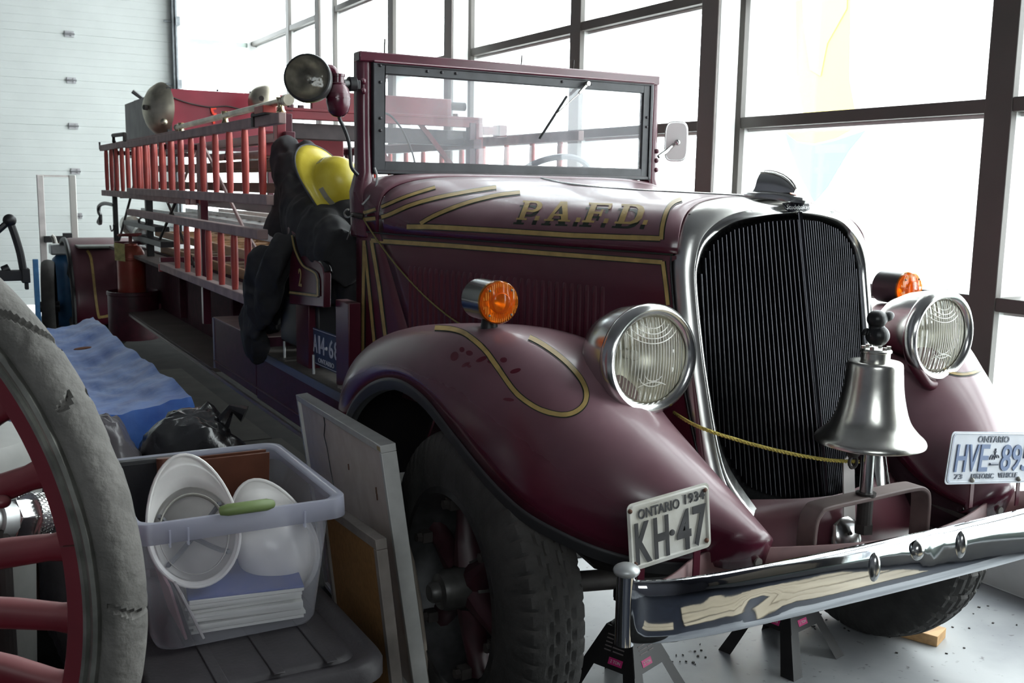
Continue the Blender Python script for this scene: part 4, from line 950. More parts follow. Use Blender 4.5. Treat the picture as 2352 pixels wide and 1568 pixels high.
# rack uprights and long rails
def vpost(px, y0p, y1p, x, wdt, m=paint_side, name='rack_post', z0=None, z1=None):
    a = at(px, y0p, 'x', x); b_ = at(px, y1p, 'x', x); y = (a.y + b_.y) / 2
    return build(MB().bx((x - wdt / 2, y - wdt / 2, z0 if z0 else b_.z), (x + wdt / 2, y + wdt / 2, z1 if z1 else a.z)), name, m, T, bevel=.003)
vpost(469, 360, 680, -.70, .045, z0=.72, z1=1.78)
vpost(344, 450, 600, -.66, .05, m=black, z0=.98, z1=1.80)
vpost(264, 380, 545, -.70, .04, m=black, z0=.98, z1=1.83)
for x in (-.52, .52):
    rl = build(MB().bx((x - .025, 2.6, 1.76), (x + .025, 7.4, 1.81)), 'rack_rail', paint_side, T, bevel=.004)
    build(MB().bx((x - .02, 2.6, 1.40), (x + .02, 7.4, 1.45)), 'rack_rail', paint_side, T, bevel=.004)
    for y in (2.67, 4.6, 6.6): build(MB().bx((x - .025, y - .025, .93), (x + .025, y + .025, 1.90 if y < 3 else 1.78)), 'rack_post', paint_side, T, bevel=.004)
for y in (4.6, 6.6):
    build(MB().bx((-.74, y - .02, 1.415), (.74, y + .02, 1.455)), 'rack_cross_rail', paint_side, T)
    build(MB().bx((-.74, y - .02, 1.765), (.74, y + .02, 1.80)), 'rack_cross_rail', paint_side, T)
    build(MB().bx((-.80, y - .02, 1.03), (.80, y + .02, 1.06)), 'rack_cross_rail', paint_side, T)
# headboard frame behind the seat
cb = build(MB().bx((-.575, 2.65, 1.875), (.575, 2.70, 1.915)).bx((-.575, 2.645, 1.915), (.575, 2.65, 1.93)), 'headboard_rail', paint_red, T, bevel=.004)
build(MB().bx((-.575, 2.64, 1.70), (-.53, 2.70, 1.90)), 'headboard_post', paint_red, T, bevel=.004); build(MB().bx((.53, 2.64, 1.0), (.575, 2.70, 1.90)), 'headboard_post', paint_red, T, bevel=.004)
build(MB().bx((-.39, 2.66, 1.925), (.39, 2.69, 2.02)), 'headboard', paint_red, T, bevel=.004)
build(MB().cyl((.39, 2.68, 1.985), (.48, 2.68, 1.985), .022), 'headboard_knob', iron, T)
build(MB().bx((.575, 2.64, 1.84), (.69, 2.70, 1.885)).bx((.67, 2.63, 1.83), (.72, 2.71, 1.895)), 'rack_latch', paint_red, T, bevel=.004)
build(MB().bx((-.55, 2.72, 1.78), (.55, 2.80, 1.86)), 'headboard_channel', mat('dark_rack_steel', (.045, .03, .032), .5, noise_amt=.3), T, bevel=.004)
build(MB().bx((-.56, 3.0, 1.70), (-.10, 3.04, 1.83)), 'rack_plate', paint_red, T, bevel=.004)
for a, b_ in (((835, 270), (905, 400)), ((965, 285), (1036, 378))): build(MB().tube([at(*a, 'y', 2.72), at(*b_, 'y', 2.72)], [.018, .018], 4), 'headboard_brace', paint_red, T)
for px in (527, 560 + 0): pass
for x, y in ((-.50, 2.66), (-.44, 2.68), (.42, 2.67)): build(MB().cyl((x, y, 1.91), (x, y, 1.945), .016, n=6), 'rail_nut', paint_side, T)
# diagonal braces
for a, b_, x in (((321, 375), (274, 551), -.68), ((405, 460), (364, 557), -.68), ((383, 460), (447, 612), -.66), ((471, 342), (560, 525), -.72), ((560, 525), (600, 592), -.72), ((453, 332), (424, 412), -.5)):
    build(MB().tube([at(*a, 'x', x), at(*b_, 'x', x)], [.010, .010], 6), 'rack_brace', iron if a[0] < 450 else rail_red, T)
# hose box with gongs
hb_ = build(MB().bx((-.46, 5.86, 1.84), (.50, 5.88, 2.262)), 'hose_box', mat('hose_box_red', (.22, .012, .03), .4, noise_amt=.15, nscale=4, dust=.15), T, bevel=.004)
build(MB().bx((-.475, 5.84, 1.84), (-.455, 7.9, 2.265)), 'box_side', mat('grey_box_side', (.22, .21, .21), .6, noise_amt=.2, nscale=5), hb_)
build(MB().bx((.48, 5.88, 1.84), (.50, 7.9, 2.26)), 'box_side', MATS['hose_box_red'], hb_); build(MB().bx((-.46, 5.88, 1.84), (.48, 7.9, 1.87)), 'box_floor', black, hb_)
build(MB().bx((-.49, 5.83, 1.84), (-.455, 5.87, 2.27)), 'box_corner_iron', black, hb_)
for k, x in enumerate((-.1, .16, .3)): build(MB().cyl((x, 5.85, 2.262), (x, 5.85, 2.275), .01, n=6), 'box_nut', black, hb_)
sl = MB()
for a, b_ in (((484, 250), (496, 248)), ((486, 251), (490, 262)), ((490, 262), (497, 262)), ((487, 266), (492, 284))): sl.tube([at(*a, 'y', 5.853), at(*b_, 'y', 5.853)], .012, 4)
build(sl, 'bright_red_mark', mat('bright_red_reflector', (.9, .05, .02), .4), hb_)
def gong(c, ax, r, d, nm='gong', m=brass):
    g = MB().lathe([(0, d), (r * .3, d * .96), (r * .6, d * .78), (r * .85, d * .42), (r, 0), (r * 1.02, -.01), (r * .98, -.012), (r * .82, d * .36), (r * .5, d * .72), (0, d * .93)], c, ax, 40)
    go = build(g, nm, m, T, smooth=True)
    build(MB().cyl(V(c) + V(ax).normalized() * d, V(c) + V(ax).normalized() * (d + .03), .02, n=8), 'gong_nut', iron, go); return go
g1 = gong(at(366, 250, 'y', 5.95), (-1, -.35, .03), .20, .10)
gc = at(372, 250, 'y', 5.88)
build(MB().tube([gc + V((.03, -.03, .12)), gc + V((.05, -.06, .03)), gc + V((.0, -.07, -.09))], .012, 6).ball(gc + V((.0, -.07, -.10)), .028), 'gong_hammer', brass, g1, smooth=True)
gong(at(607, 233, 'y', 5.62), (-.45, -1, .10), .125, .115)
build(MB().tube([V(p) for p in crom([tuple(at(x, y, 'y', 5.845)) for x, y in ((392, 222), (430, 236), (480, 246), (520, 244), (560, 252), (600, 252))], 5)], .006, 5), 'gong_wire', iron, T)
hn_ = at(313, 233, 'y', 7.6); build(MB().tube([hn_ + V((0, 0, -.1)), hn_, hn_ + V((.05, 0, .03)), hn_ + V((-.03, 0, .09))], .02, 6), 'box_latch', black, hb_)
# brass handrail above the ladders
a = at(407, 293, 'x', -.78); b_ = at(655, 231, 'x', -.78)
hr = build(MB().tube([a, b_], .015, 14).ball(a, .021).ball(b_, .023).tube([b_, b_ + (b_ - a).normalized() * .05], [.020, .023], 12), 'handrail', brass, T, smooth=True)
for px, pt, pb in ((416, 290, 302), (517, 264, 279), (645, 236, 252)):
    q = at(px, pt, 'x', -.78); q2 = at(px, pb, 'x', -.78); build(MB().lathe([(.022, 0), (.016, .01), (.012, .03), (.02, .06)], V((q.x, q.y, q2.z - .01)), (0, 0, 1), 12), 'handrail_stanchion', mat('bright_brass', (.55, .45, .28), .25, 1.0), hr, smooth=True)
a = at(260, 311, 'x', -.78); b_ = at(286, 308, 'x', -.78)
build(MB().tube([at(262, 326, 'x', -.78), a, b_, at(287, 324, 'x', -.78)], .016, 8), 'grab_handle', iron, T)
# hooks and rings at the rear
build(MB().tube([V(p) for p in crom([tuple(at(x, y, 'x', -.72)) for x, y in ((262, 471), (240, 467), (228, 473), (227, 487), (231, 495), (231, 512), (226, 510), (231, 498))], 4)], .018, 6), 'hose_hook', black, T)
build(MB().tube([V(p) for p in crom([tuple(at(x, y, 'x', -.72)) for x, y in ((253, 518), (256, 530), (261, 526), (261, 516), (265, 515))], 4)], .007, 5), 's_hook', iron, T)
for cx_, cy_ in ((328, 508), (331, 549)):
    build(MB().tube([at(cx_ + 9 * math.cos(t_), cy_ + 9 * math.sin(t_), 'x', -.70) for t_ in [2 * PI * i / 18 for i in range(18)]], .008, 6, closed=True), 'tie_ring', iron, T)
build(MB().bx((-.72, 5.2, 1.20), (-.62, 6.6, 1.235)), 'hook_bar', black, T)
build(MB().bx((-.72, 5.0, 1.10), (-.62, 6.2, 1.14)), 'hook_bar', black, T)
# chrome pipe fitting
q = [at(x, y, 'x', -.55) for x, y in ((298, 515), (312, 525), (325, 537), (345, 555))]
build(MB().tube(q, [.05, .06, .045, .05], 12), 'suction_fitting', alu, T, smooth=True)
build(MB().cyl(q[0], q[0] + (q[1] - q[0]) * .4, .09, n=16), 'coupling_ring', nickel, T); build(MB().cyl(q[2], q[2] + (q[3] - q[2]) * .2, .075, n=16), 'coupling_ring', nickel, T)
# spotlight and its bulb-shaped siren on the right-hand post
sc_ = at(706, 178, 'y', 1.06); Ax = V((-.48, -.86, .10)).normalized()
sl_ = build(MB().lathe([(.0, -.13), (.04, -.12), (.07, -.085), (.082, -.03), (.083, -.004), (.080, .006), (.075, .008)], sc_, Ax, 44), 'spotlight', mat('grey_spotlight_shell', (.06, .06, .06), .4, .6), T, smooth=True)
build(MB().lathe([(.076, .006), (.06, .012), (.03, .017), (0, .018)], sc_, Ax, 40), 'spotlight_lens', glassy('dirty_spot_glass', (.75, .74, .70), 1, .08, .16, (.45, .43, .38), bump=.3), sl_, smooth=True)
build(MB().lathe([(.076, .0), (.06, -.03), (.035, -.05), (.01, -.058)], sc_, Ax, 36), 'spotlight_reflector', mat('tarnished_reflector', (.34, .32, .28), .3, 1.0, noise_amt=.6, nscale=18, bump=.2, bscale=25), sl_, smooth=True)
build(MB().ball(sc_ + Ax * -.015, .014), 'bulb', steel, sl_, smooth=True)
bc_ = at(777, 226, 'y', 1.10)
sr = build(MB().lathe([(0, -.066), (.02, -.062), (.036, -.045), (.043, -.015), (.042, .015), (.035, .036), (.026, .046), (.027, .052), (.021, .054), (.021, .074), (.024, .075), (.024, .084), (0, .085)], bc_, (0, 0, 1), 28), 'siren_bulb', paint, T, smooth=True)
build(MB().tube([V(p) for p in crom([tuple(bc_ + V((-.01, 0, .08))), tuple(bc_ + V((-.02, 0, .098))), tuple(bc_ + V((-.04, .0, .10))), tuple(bc_ + V((-.058, 0, .09))), tuple(bc_ + V((-.06, 0, .06)))], 4)], .014, 10), 'elbow_pipe', paint, sr, smooth=True)
build(MB().cyl(bc_ + V((0, 0, -.002)), bc_ + V((0, 0, .002)), .0445, n=28), 'siren_band', paint, sr)
build(MB().cyl(at(800, 193, 'y', 1.16), at(818, 193, 'y', 1.16), .026, n=14).bx(at(797, 182, 'y', 1.15), at(822, 207, 'y', 1.18)).cyl(at(785, 192, 'y', 1.13), at(805, 192, 'y', 1.16), .014), 'spotlight_clamp', black, T, bevel=.003)
ck = [at(x, y, 'y', 1.12) for x, y in ((777, 258), (781, 275), (793, 300), (802, 330), (805, 365), (808, 385), (822, 402))]
build(MB().tube([V(p) for p in crom([tuple(p) for p in ck], 6)], .007, 8), 'siren_cable', black, T, smooth=True)
build(MB().tube([V(p) for p in crom([tuple(at(x, y, 'y', 1.13)) for x, y in ((860, 385), (866, 405), (863, 430), (850, 450), (832, 470))], 6)], .004, 6), 'post_wire', mat('grey_wire', (.3, .3, .3), .4), T, smooth=True)
build(MB().tube([V(p) for p in crom([tuple(at(x, y, 'y', 1.5)) for x, y in ((880, 258), (900, 268), (925, 300), (945, 345), (953, 375))], 6)], .004, 6), 'cab_wire', iron, T, smooth=True)
# rear fender, lid and step can
RC = (7.95, .42)
rows = []
for i in range(25):
    a = PI * (1.08 - 1.16 * i / 24); r_ = .60; row = []
    for x in (-1.05, -1.04, -1.0, -.9, -.7, -.5, -.46, -.43):
        rr = r_ - (.02 if x in (-1.05, -.43) else .0) - (.006 if x in (-1.04, -.46) else 0)
        row.append(V((x, RC[0] + rr * math.cos(a), RC[1] + rr * math.sin(a))))
    rows.append(row)
rf = build(MB().grid(rows), 'rear_fender', paint_side, T, smooth=True, solid=.01, autos=60)
for x in (-1.05, -.43): build(MB().tube([V((x, RC[0] + .592 * math.cos(PI * (1.08 - 1.16 * i / 24)), RC[1] + .592 * math.sin(PI * (1.08 - 1.16 * i / 24)))) for i in range(25)], .022, 8), 'fender_welt', black, rf, smooth=True)
brf = bvh_of([rf])
stripe(brf, [(200, 577), (208, 592), (213, 625), (219, 680), (226, 724), (232, 727), (250, 724)], 6, gold, rf, 'gold_stripe', off=.012)
build(MB().box(at(232, 565, 'y', 7.6), (.42, .35, .02)), 'fender_lid', mat('grey_green_lid', (.16, .17, .15), .5, noise_amt=.2), T, bevel=.004)
for sg in (-1, 1):
    for dx in (.0, .26):
        build(MB().lathe([(.27, -.10), (.30, -.12), (.42, -.10), (.445, -.07), (.447, 0), (.445, .07), (.42, .10), (.30, .12), (.27, .10)], (sg * (.90 - dx), RC[0], .447), (1, 0, 0), 40), 'rear_tyre', rubber, T, smooth=True)
        build(MB().lathe([(0, .04), (.10, .05), (.12, .0), (.26, .0), (.28, .08)], (sg * (.90 - dx), RC[0], .447), (sg, 0, 0), 32), 'rear_wheel_disc', black, T, smooth=True)
can = build(MB().lathe([(0, 0), (.185, 0), (.19, .02), (.19, .345), (.196, .35), (.196, .375), (.185, .378), (.178, .36), (.178, .02)], (-.76, 6.0, .33), (0, 0, 1), 36), 'extinguisher_can', mat('dark_maroon_can', (.05, .006, .014), .45, noise_amt=.3), T, smooth=True)
build(MB().bx((-.80, 5.95, .56), (-.52, 6.3, .60)), 'can_shelf', paint_side, T)
xc = V((-.765, 6.0, .36))
ex = thing('fire_extinguisher', xc, 'old red fire extinguisher with a yellow tag standing in a maroon can', 'extinguisher')
build(MB().lathe([(0, 0), (.100, 0), (.105, .02), (.105, .585), (.110, .59), (.110, .602), (.105, .606), (.098, .65), (.078, .688), (.05, .70), (.05, .715), (.03, .72), (0, .72)], xc, (0, 0, 1), 32), 'extinguisher_body', mat('worn_red_copper', (.32, .03, .02), .38, .3, noise_amt=.3, nscale=8, color2=(.24, .06, .035), bump=.1), ex, smooth=True)
build(MB().cyl(xc + V((0, 0, .72)), xc + V((0, 0, .775)), .014).cyl(xc + V((-.085, 0, .78)), xc + V((.085, 0, .785)), .012).tube([xc + V((.09 * math.cos(t_), .09 * math.sin(t_), .78)) for t_ in [2 * PI * i / 20 for i in range(20)]], .008, 6, closed=True), 'wheel_handle', mat('handle_red', (.14, .02, .02), .5), ex)
build(MB().grid([[V((-.90 + .075 * u, 5.89 + .004 * math.sin(4 * v_), 1.09 - .135 * v_ - .012 * u)) for u in (0, .5, 1)] for v_ in (0, .25, .5, .75, 1)]), 'inspection_tag', mat('yellowed_tag', (.42, .38, .16), .7, noise_amt=.3, nscale=30), ex, solid=.002)

# ------------------------------------------------------------------ ladders carried on the truck
def ladder(label, x, y0, y1, zb, zt, rungs, group='ladders on the truck racks', rail=rail_red, rung=rung_red, rw=.034, rh=.05, ferr=(), ty0=None, ty1=None, rr=.0165, name='ladder', flat=False, rail_end=None):
    L_ = thing(name, (x, (y0 + y1) / 2, (zb + zt) / 2), label, 'ladder', group)
    if not flat:
        build(MB().bx((x - rw / 2, y0, zb - rh / 2), (x + rw / 2, y1, zb + rh / 2)), 'ladder_rail', rail, L_, bevel=.004)
        build(MB().bx((x - rw / 2, ty0 or y0, zt - rh / 2), (x + rw / 2, ty1 or y1, zt + rh / 2)), 'ladder_rail', rail, L_, bevel=.004)
        for y in rungs: build(MB().lathe([(rr * .85, 0), (rr, .03), (rr * 1.08, (zt - zb - rh) / 2), (rr, zt - zb - rh - .03), (rr * .85, zt - zb - rh)], (x, y, zb + rh / 2), (0, 0, 1), 12), 'rung', rung, L_, smooth=True)
    else:   # lying flat: x is a pair of rail positions, zb the level
        pass
    for fy, fz in ferr: build(MB().bx((x - rw / 2 - .004, fy - .05, fz - rh / 2 - .004), (x + rw / 2 + .004, fy + .05, fz + rh / 2 + .004)), 'ferrule', rung_red, L_, bevel=.003)
    return L_
rg = [2.11, 2.40, 2.69, 2.98, 3.27, 3.56, 3.85, 4.14, 4.43, 4.72, 5.01, 5.30]
L1 = ladder('red-runged ladder section on the near side right under the brass handrail', -.80, 2.0, 5.75, 1.482, 1.822, rg, rh=.046, ty0=1.80)
build(MB().bx((-.83, 1.98, 1.85), (-.77, 2.12, 1.885)), 'end_block', rung_red, L1, bevel=.004); build(MB().bx((-.835, 1.93, 1.843), (-.765, 2.16, 1.851)), 'end_strap', iron, L1); build(MB().bx((-.825, 2.16, 1.80), (-.775, 2.19, 1.86)), 'end_clip', iron, L1)
rg2 = [4.05 + .285 * k for k in range(12)]
L2 = ladder('rearmost red-runged ladder section on the near side, ending in an upturned hook', -.755, 3.75, 7.45, 1.45, 1.842, rg2, ferr=((3.82, 1.45),), ty0=4.0)
build(MB().tube([(-.755, 7.45, 1.84), (-.755, 7.56, 1.84), (-.755, 7.56, 1.90)], .008, 6), 'end_hook', iron, L2)
L3 = ladder('lower red-runged ladder on the near side just above the dusty bed ledge', -.85, 1.95, 4.22, 1.03, 1.335, [2.19, 2.44, 2.70, 2.97, 3.23, 3.50, 3.78], ty1=5.4, rh=.044, rw=.05)
build(MB().cyl((-.85, 4.22, 1.0), (-.85, 4.22, 1.045), .03, n=14), 'rail_shoe', rung_red, L3)
L4 = ladder('red-runged ladder hung high on the far window side, seen through the windscreen', .80, 2.0, 6.5, 1.45, 1.82, [2.2 + .29 * k for k in range(15)])
# ladders lying between the racks
def flat_ladder(label, pairs, z, y0, y1, rail, rung, rh=.07, rw=.03, step=.3, holes=False, group='ladders on the truck racks'):
    xa, xb = pairs
    L_ = thing('ladder', ((xa + xb) / 2, (y0 + y1) / 2, z), label, 'ladder', group)
    for x in pairs: build(MB().bx((x - rw / 2, y0, z - rh / 2), (x + rw / 2, y1, z + rh / 2)), 'ladder_rail', rail, L_, bevel=.004)
    y = y0 + .18
    while y < y1 - .1:
        build(MB().cyl((xa, y, z), (xb, y, z), .016, n=10), 'rung', rung, L_, smooth=True)
        if holes: build(MB().cyl((xa - rw / 2 - .001, y, z), (xa - rw / 2 - .0025, y, z), .008, n=10), 'rung_rivet', iron, L_)
        y += step
    return L_
flat_ladder('grey aluminium ladder lying flat with dark rivets along its rail', (-.50, -.12), 1.285, 2.9, 7.0, alu, alu, .085, holes=True)
flat_ladder('uppermost brown wooden ladder lying flat under the dusty red pole', (-.44, .0), 1.66, 3.2, 7.4, wood_dark, wood_dark, .05)
flat_ladder('second brown wooden ladder from the top, its warm rungs showing behind red ones', (-.46, -.06), 1.53, 3.0, 7.6, wood_dark, wood_warm, .055)
flat_ladder('upper of the two varnished orange wooden ladders low in the bed', (-.46, -.04), 1.13, 2.7, 6.6, wood_warm, wood_warm, .055)
flat_ladder('lower of the two varnished orange wooden ladders, lying lowest in the bed', (-.49, -.08), 1.015, 2.5, 6.2, wood_warm, wood_dark, .06)
flat_ladder('pale grey wooden ladder lying flat on the far window side of the rack', (.12, .46), 1.30, 2.9, 6.8, offwhite, offwhite, .06)
pp = thing('pike_pole', (-.35, 4, 1.70), 'dusty red pole lying in upright iron forks above the wooden ladders', 'pole')
build(MB().cyl((-.36, 3.05, 1.725), (-.36, 4.9, 1.725), .024, n=12), 'pole_shaft', rail_red, pp, smooth=True)
for y in (3.1, 4.5): build(MB().tube([(-.36, y, 1.70), (-.36, y + .0, 1.745), (-.36, y, 1.79)], [.03, .022, .012], 8), 'pole_fork', mat('fork_iron', (.07, .03, .03), .5), pp)

# ------------------------------------------------------------------ cloth things on the cab side
def ntube(pts, rad, n=18, amp=.02, fr=4, seed=0, flat=(1, 1), caps=True):
    # soft cloth tube: pts world, rad list
    rows = []; pts = [V(p) for p in pts]; k = len(pts)
    for i, p in enumerate(pts):
        t_ = (pts[min(i + 1, k - 1)] - pts[max(i - 1, 0)]).normalized(); s_ = V((1, 0, 0)); s_ = (s_ - t_ * s_.dot(t_)).normalized(); b_ = t_.cross(s_)
        row = []
        for j in range(n):
            a = 2 * PI * j / n; r_ = rad[i]
            q = p + s_ * math.cos(a) * r_ * flat[0] + b_ * math.sin(a) * r_ * flat[1]
            q += (q - p).normalized() * amp * (noise.noise(V((q.x * fr * 2.2, q.y * fr * 2.2, q.z * fr * .7 + seed))) + .5 * noise.noise(V((q.x * 20, q.y * 20, q.z * 7 + seed))))
            row.append(q)
        rows.append(row)
    m_ = MB().grid(rows, False, True); m_.cap(rows[0]); m_.cap(rows[-1]); return m_
def cth(pts, x, rad, **k):
    c = crom([tuple(at(px, py, 'x', x + dx)) + (r_,) for (px, py, dx), r_ in zip(pts, rad)], 6)
    return ntube([q[:3] for q in c], [q[3] for q in c], **k)
def merge_mb(L_):
    m = MB()
    for q in L_: m.add(q.v, q.f)
    return m
coat_parts = [
    cth([(668, 322, 0), (662, 350, 0), (668, 400, 0), (680, 450, 0), (700, 500, -.02), (740, 540, -.04), (790, 590, -.05)], -.66, [.05, .085, .10, .11, .115, .125, .12], flat=(.8, 1), seed=1, amp=.03),
    cth([(655, 380, 0), (652, 430, 0), (660, 490, 0), (648, 540, -.02)], -.60, [.06, .07, .09, .10], flat=(.8, 1), seed=9, amp=.03),
    cth([(700, 335, 0), (720, 395, 0), (745, 440, 0), (790, 490, 0), (812, 530, 0)], -.60, [.05, .08, .10, .10, .10], flat=(.8, 1), seed=7, amp=.02),
    cth([(655, 545, 0), (628, 590, -.05), (605, 650, -.07), (585, 710, -.07), (583, 765, -.06), (600, 808, -.05)], -.80, [.08, .115, .13, .12, .11, .075], flat=(.45, 1.1), seed=3, amp=.05, fr=5),
    cth([(650, 600, 0), (640, 660, 0), (625, 720, 0), (628, 765, 0)], -.72, [.09, .11, .10, .06], flat=(.5, 1.1), seed=4, amp=.04, fr=5),
    cth([(796, 560, 0), (794, 620, 0), (795, 680, 0), (798, 735, 0)], -.64, [.09, .10, .10, .07], flat=(.4, 1.1), seed=5, amp=.03, fr=5),
]
cm = merge_mb(coat_parts)
coat = build(cm, 'firefighter_coat', cloth, None, smooth=True, loc=(-.78, 1.9, 1.05))
md = coat.modifiers.new('r', 'REMESH'); md.mode = 'VOXEL'; md.voxel_size = .009; md.use_smooth_shade = True
tx = bpy.data.textures.new('cloth_folds', 'CLOUDS'); tx.noise_scale = .14; tx.noise_depth = 2
md = coat.modifiers.new('s', 'SMOOTH'); md.iterations = 3
md = coat.modifiers.new('d', 'DISPLACE'); md.texture = tx; md.strength = .035; md.mid_level = .5; md.texture_coords = 'LOCAL'
tag(coat, 'black canvas turnout coat draped over the cab seat, one sleeve hanging down', 'coat')
# yellow helmet
def helmet(root, M4, m_shell, brim_pts, crown_r, crown_h, ridges=True, edge_m=None, thick=.003, reflect=False):
    def X(p): return M4 @ V(p)
    n = 48; rows = []
    for i in range(13):
        a = PI / 2 * i / 12; h = crown_h * math.sin(a); rr = math.cos(a) ** .75
        row = []
        for j in range(n):
            t_ = 2 * PI * j / n
            rx, ry = crown_r
            k = 1.0
            if ridges: k += .035 * (max(0, math.cos(3 * (t_ - PI / 2))) ** 6) * math.sin(2 * a) ** .5 if 0 < i < 12 else 0
            row.append(X((rx * rr * math.cos(t_) * k, ry * rr * math.sin(t_) * k, h)))
        rows.append(row)
    br = []
    for f_ in (1.0, .66, .33):
        br.append([X((crown_r[0] * math.cos(2 * PI * j / n) * (1 - f_) + brim_pts(2 * PI * j / n)[0] * f_, crown_r[1] * math.sin(2 * PI * j / n) * (1 - f_) + brim_pts(2 * PI * j / n)[1] * f_, brim_pts(2 * PI * j / n)[2] * f_)) for j in range(n)])
    sh = build(MB().grid(br + rows, False, True), 'shell', m_shell, root, smooth=True, solid=thick, autos=80)
    build(MB().tube([X(brim_pts(2 * PI * j / n)) for j in range(n)], .0045, 8, closed=True), 'brim_edge', edge_m or m_shell, root, smooth=True)
    return X
def basis(o, xd, zd):
    z = V(zd).normalized(); x = V(xd); x = (x - z * x.dot(z)).normalized(); y = z.cross(x)
    return Matrix.Translation(V(o)) @ Matrix((x, y, z)).transposed().to_4x4()
hy = mat('yellow_helmet', (.72, .56, .04), .35, noise_amt=.22, nscale=9, color2=(.80, .68, .10), bump=.05)
hc = at(768, 428, 'y', 1.62)
hlm = thing('yellow_helmet', hc, 'scuffed yellow firefighter helmet with a dark-edged wide brim, resting on the black coat', 'helmet')
M4 = basis(hc, (.52, -.29, -.80), (.37, -.85, .38))
def ybrim(t_):
    r_ = .150 + .045 * max(0, math.cos(t_ - PI)) ** 2 + .01 * math.cos(2 * t_); return (r_ * math.cos(t_), .92 * r_ * math.sin(t_), -.022 - .02 * math.cos(t_) ** 2)
Xf = helmet(hlm, M4, hy, ybrim, (.118, .10), .13, edge_m=mat('dark_trim', (.04, .04, .045), .6))
for q0, q1 in (((-.105, -.035), (-.105, .03)), ((-.02, -.098), (.06, -.088))):
    rows = []
    for f_ in (0, .5, 1):
        x = q0[0] + (q1[0] - q0[0]) * f_; y = q0[1] + (q1[1] - q0[1]) * f_; s_ = 1 / math.hypot(x / .118, y / .10)
        rows.append([Xf((x * s_ * 1.02, y * s_ * 1.02, .012)), Xf((x * s_ * 1.0, y * s_ * 1.0, .036))])
    build(MB().grid(rows), 'reflective_patch', mat('grey_reflective', (.32, .30, .22), .4), hlm, solid=.003)
# loose blue plate leaning on the step
pb = mat('dark_blue_plate', (.035, .05, .10), .45, noise_amt=.2)
bl_ = at(693, 822, 'x', -.728); tl_ = at(737, 757, 'x', -.728); br_ = at(770, 856, 'x', -.728)
lp_ = thing('number_plate', bl_, 'dark blue number plate with white characters leaning in the step under the seat', 'plate')
po, poly, c, ux, uy, nn, W_, H_ = plate((tl_, tl_ + (br_ - bl_), bl_), 0, pb, name='plate_blank', parent=lp_)
e1 = MB()
for ch, u0, w_ in (('A', -.36, .12), ('1', -.24, .05), ('4', -.14, .12), ('6', .10, .12), ('8', .25, .12), ('3', .40, .12)): text_on(e1, ch, c + uy * (.08 * H_) + ux * (u0 * W_) + nn * .002, ux, uy, H_ * .48, W_ * w_, .0015, bold=.01)
wi = mat('white_ink', (.55, .56, .60), .5); build(e1, 'large_lettering', wi, lp_)
e1 = MB(); text_on(e1, 'ONTARIO', c - uy * (.34 * H_) - ux * (.05 * W_) + nn * .002, ux, uy, H_ * .13, W_ * .45, .0015, bold=.01); e1.ball(c + ux * (-.02 * W_) + uy * (.05 * H_) + nn * .002, .008, 8, 6)
build(e1, 'small_lettering', wi, lp_); rim_of(poly, c, ux, uy, nn, .0016, wi, lp_, 'white_border', .97)

# ------------------------------------------------------------------ things standing on the floor
# antique cart wheel in the left foreground
WC = V((-2.386, -.058, .785)); wu = V((math.cos(-.70), math.sin(-.70), 0)); wn = V((math.sin(-.70), -math.cos(-.70), 0))
cw = thing('cart_wheel', (WC.x, WC.y, 0), 'tall antique red wooden-spoked cart wheel with a cracked solid rubber tyre, left foreground', 'wheel')
def wp_(r_, a, off): return WC + wu * (r_ * math.cos(a)) + V((0, 0, 1)) * (r_ * math.sin(a)) + wn * off
n_ = 900; rows = []
tprof = [(.722, .030), (.735, .037), (.752, .037), (.765, .032), (.775, .022), (.782, .008), (.785, -.01), (.782, -.026), (.772, -.038), (.75, -.042), (.722, -.036)]
tprof = crom(tprof, 3)
for i in range(n_):
    a = 2 * PI * i / n_; row = []
    for j, (r_, o_) in enumerate(tprof):
        p = wp_(r_, a, o_)
        d = .0035 * noise.noise(p * 9) + .0018 * noise.noise(p * 32)
        k1 = noise.noise(p * 4.5 + V((3, 1, 9))); k2 = noise.noise(p * 13)
        if abs(k1) < .034 and k2 > -.18: d -= .008
        if k2 > .42: d -= .004 * min(1, (k2 - .42) * 12)
        if noise.noise(p * 7 + V((9, 9, 9))) > .45: d -= .003
        row.append(p + (wp_(1, a, 0) - WC).normalized() * d + wn * (d * .7))
    rows.append(row)
build(MB().grid(rows, True), 'solid_tyre', mat('perished_rubber', (.118, .112, .104), .8, noise_amt=.35, nscale=9, bump=.5, bscale=55, dust=.1, dust_col=(.3, .28, .26)), cw, smooth=True)
rows = [[wp_(r_, 2 * PI * i / 200, o_) for r_, o_ in ((.690, .026), (.692, .038), (.700, .040), (.704, .034), (.708, .040), (.716, .044), (.724, .042), (.726, .034), (.724, -.034), (.69, -.03))] for i in range(200)]
build(MB().grid(rows, True, True), 'steel_rim', mat('grey_steel_rim', (.22, .22, .20), .4, .7, noise_amt=.3, nscale=20), cw, smooth=True, autos=30)
cart_red = mat('cart_red', (.125, .010, .018), .42, noise_amt=.15, nscale=8, dust=.55, dust_col=(.45, .20, .20))
for k in range(10):      # felloes, with a fine joint between neighbours
    a0 = R(9.9 + 36 * k); a1 = a0 + R(35.7)
    rows = [[wp_(r_, a0 + (a1 - a0) * i / 14, o_) for r_, o_ in ((.650, .022), (.656, .030), (.692, .032), (.694, -.03), (.656, -.03), (.650, -.022))] for i in range(15)]
    m_ = MB().grid(rows, False, True); m_.cap(rows[0]); m_.cap(rows[-1]); build(m_, 'felloe', cart_red, cw, smooth=True, autos=30)
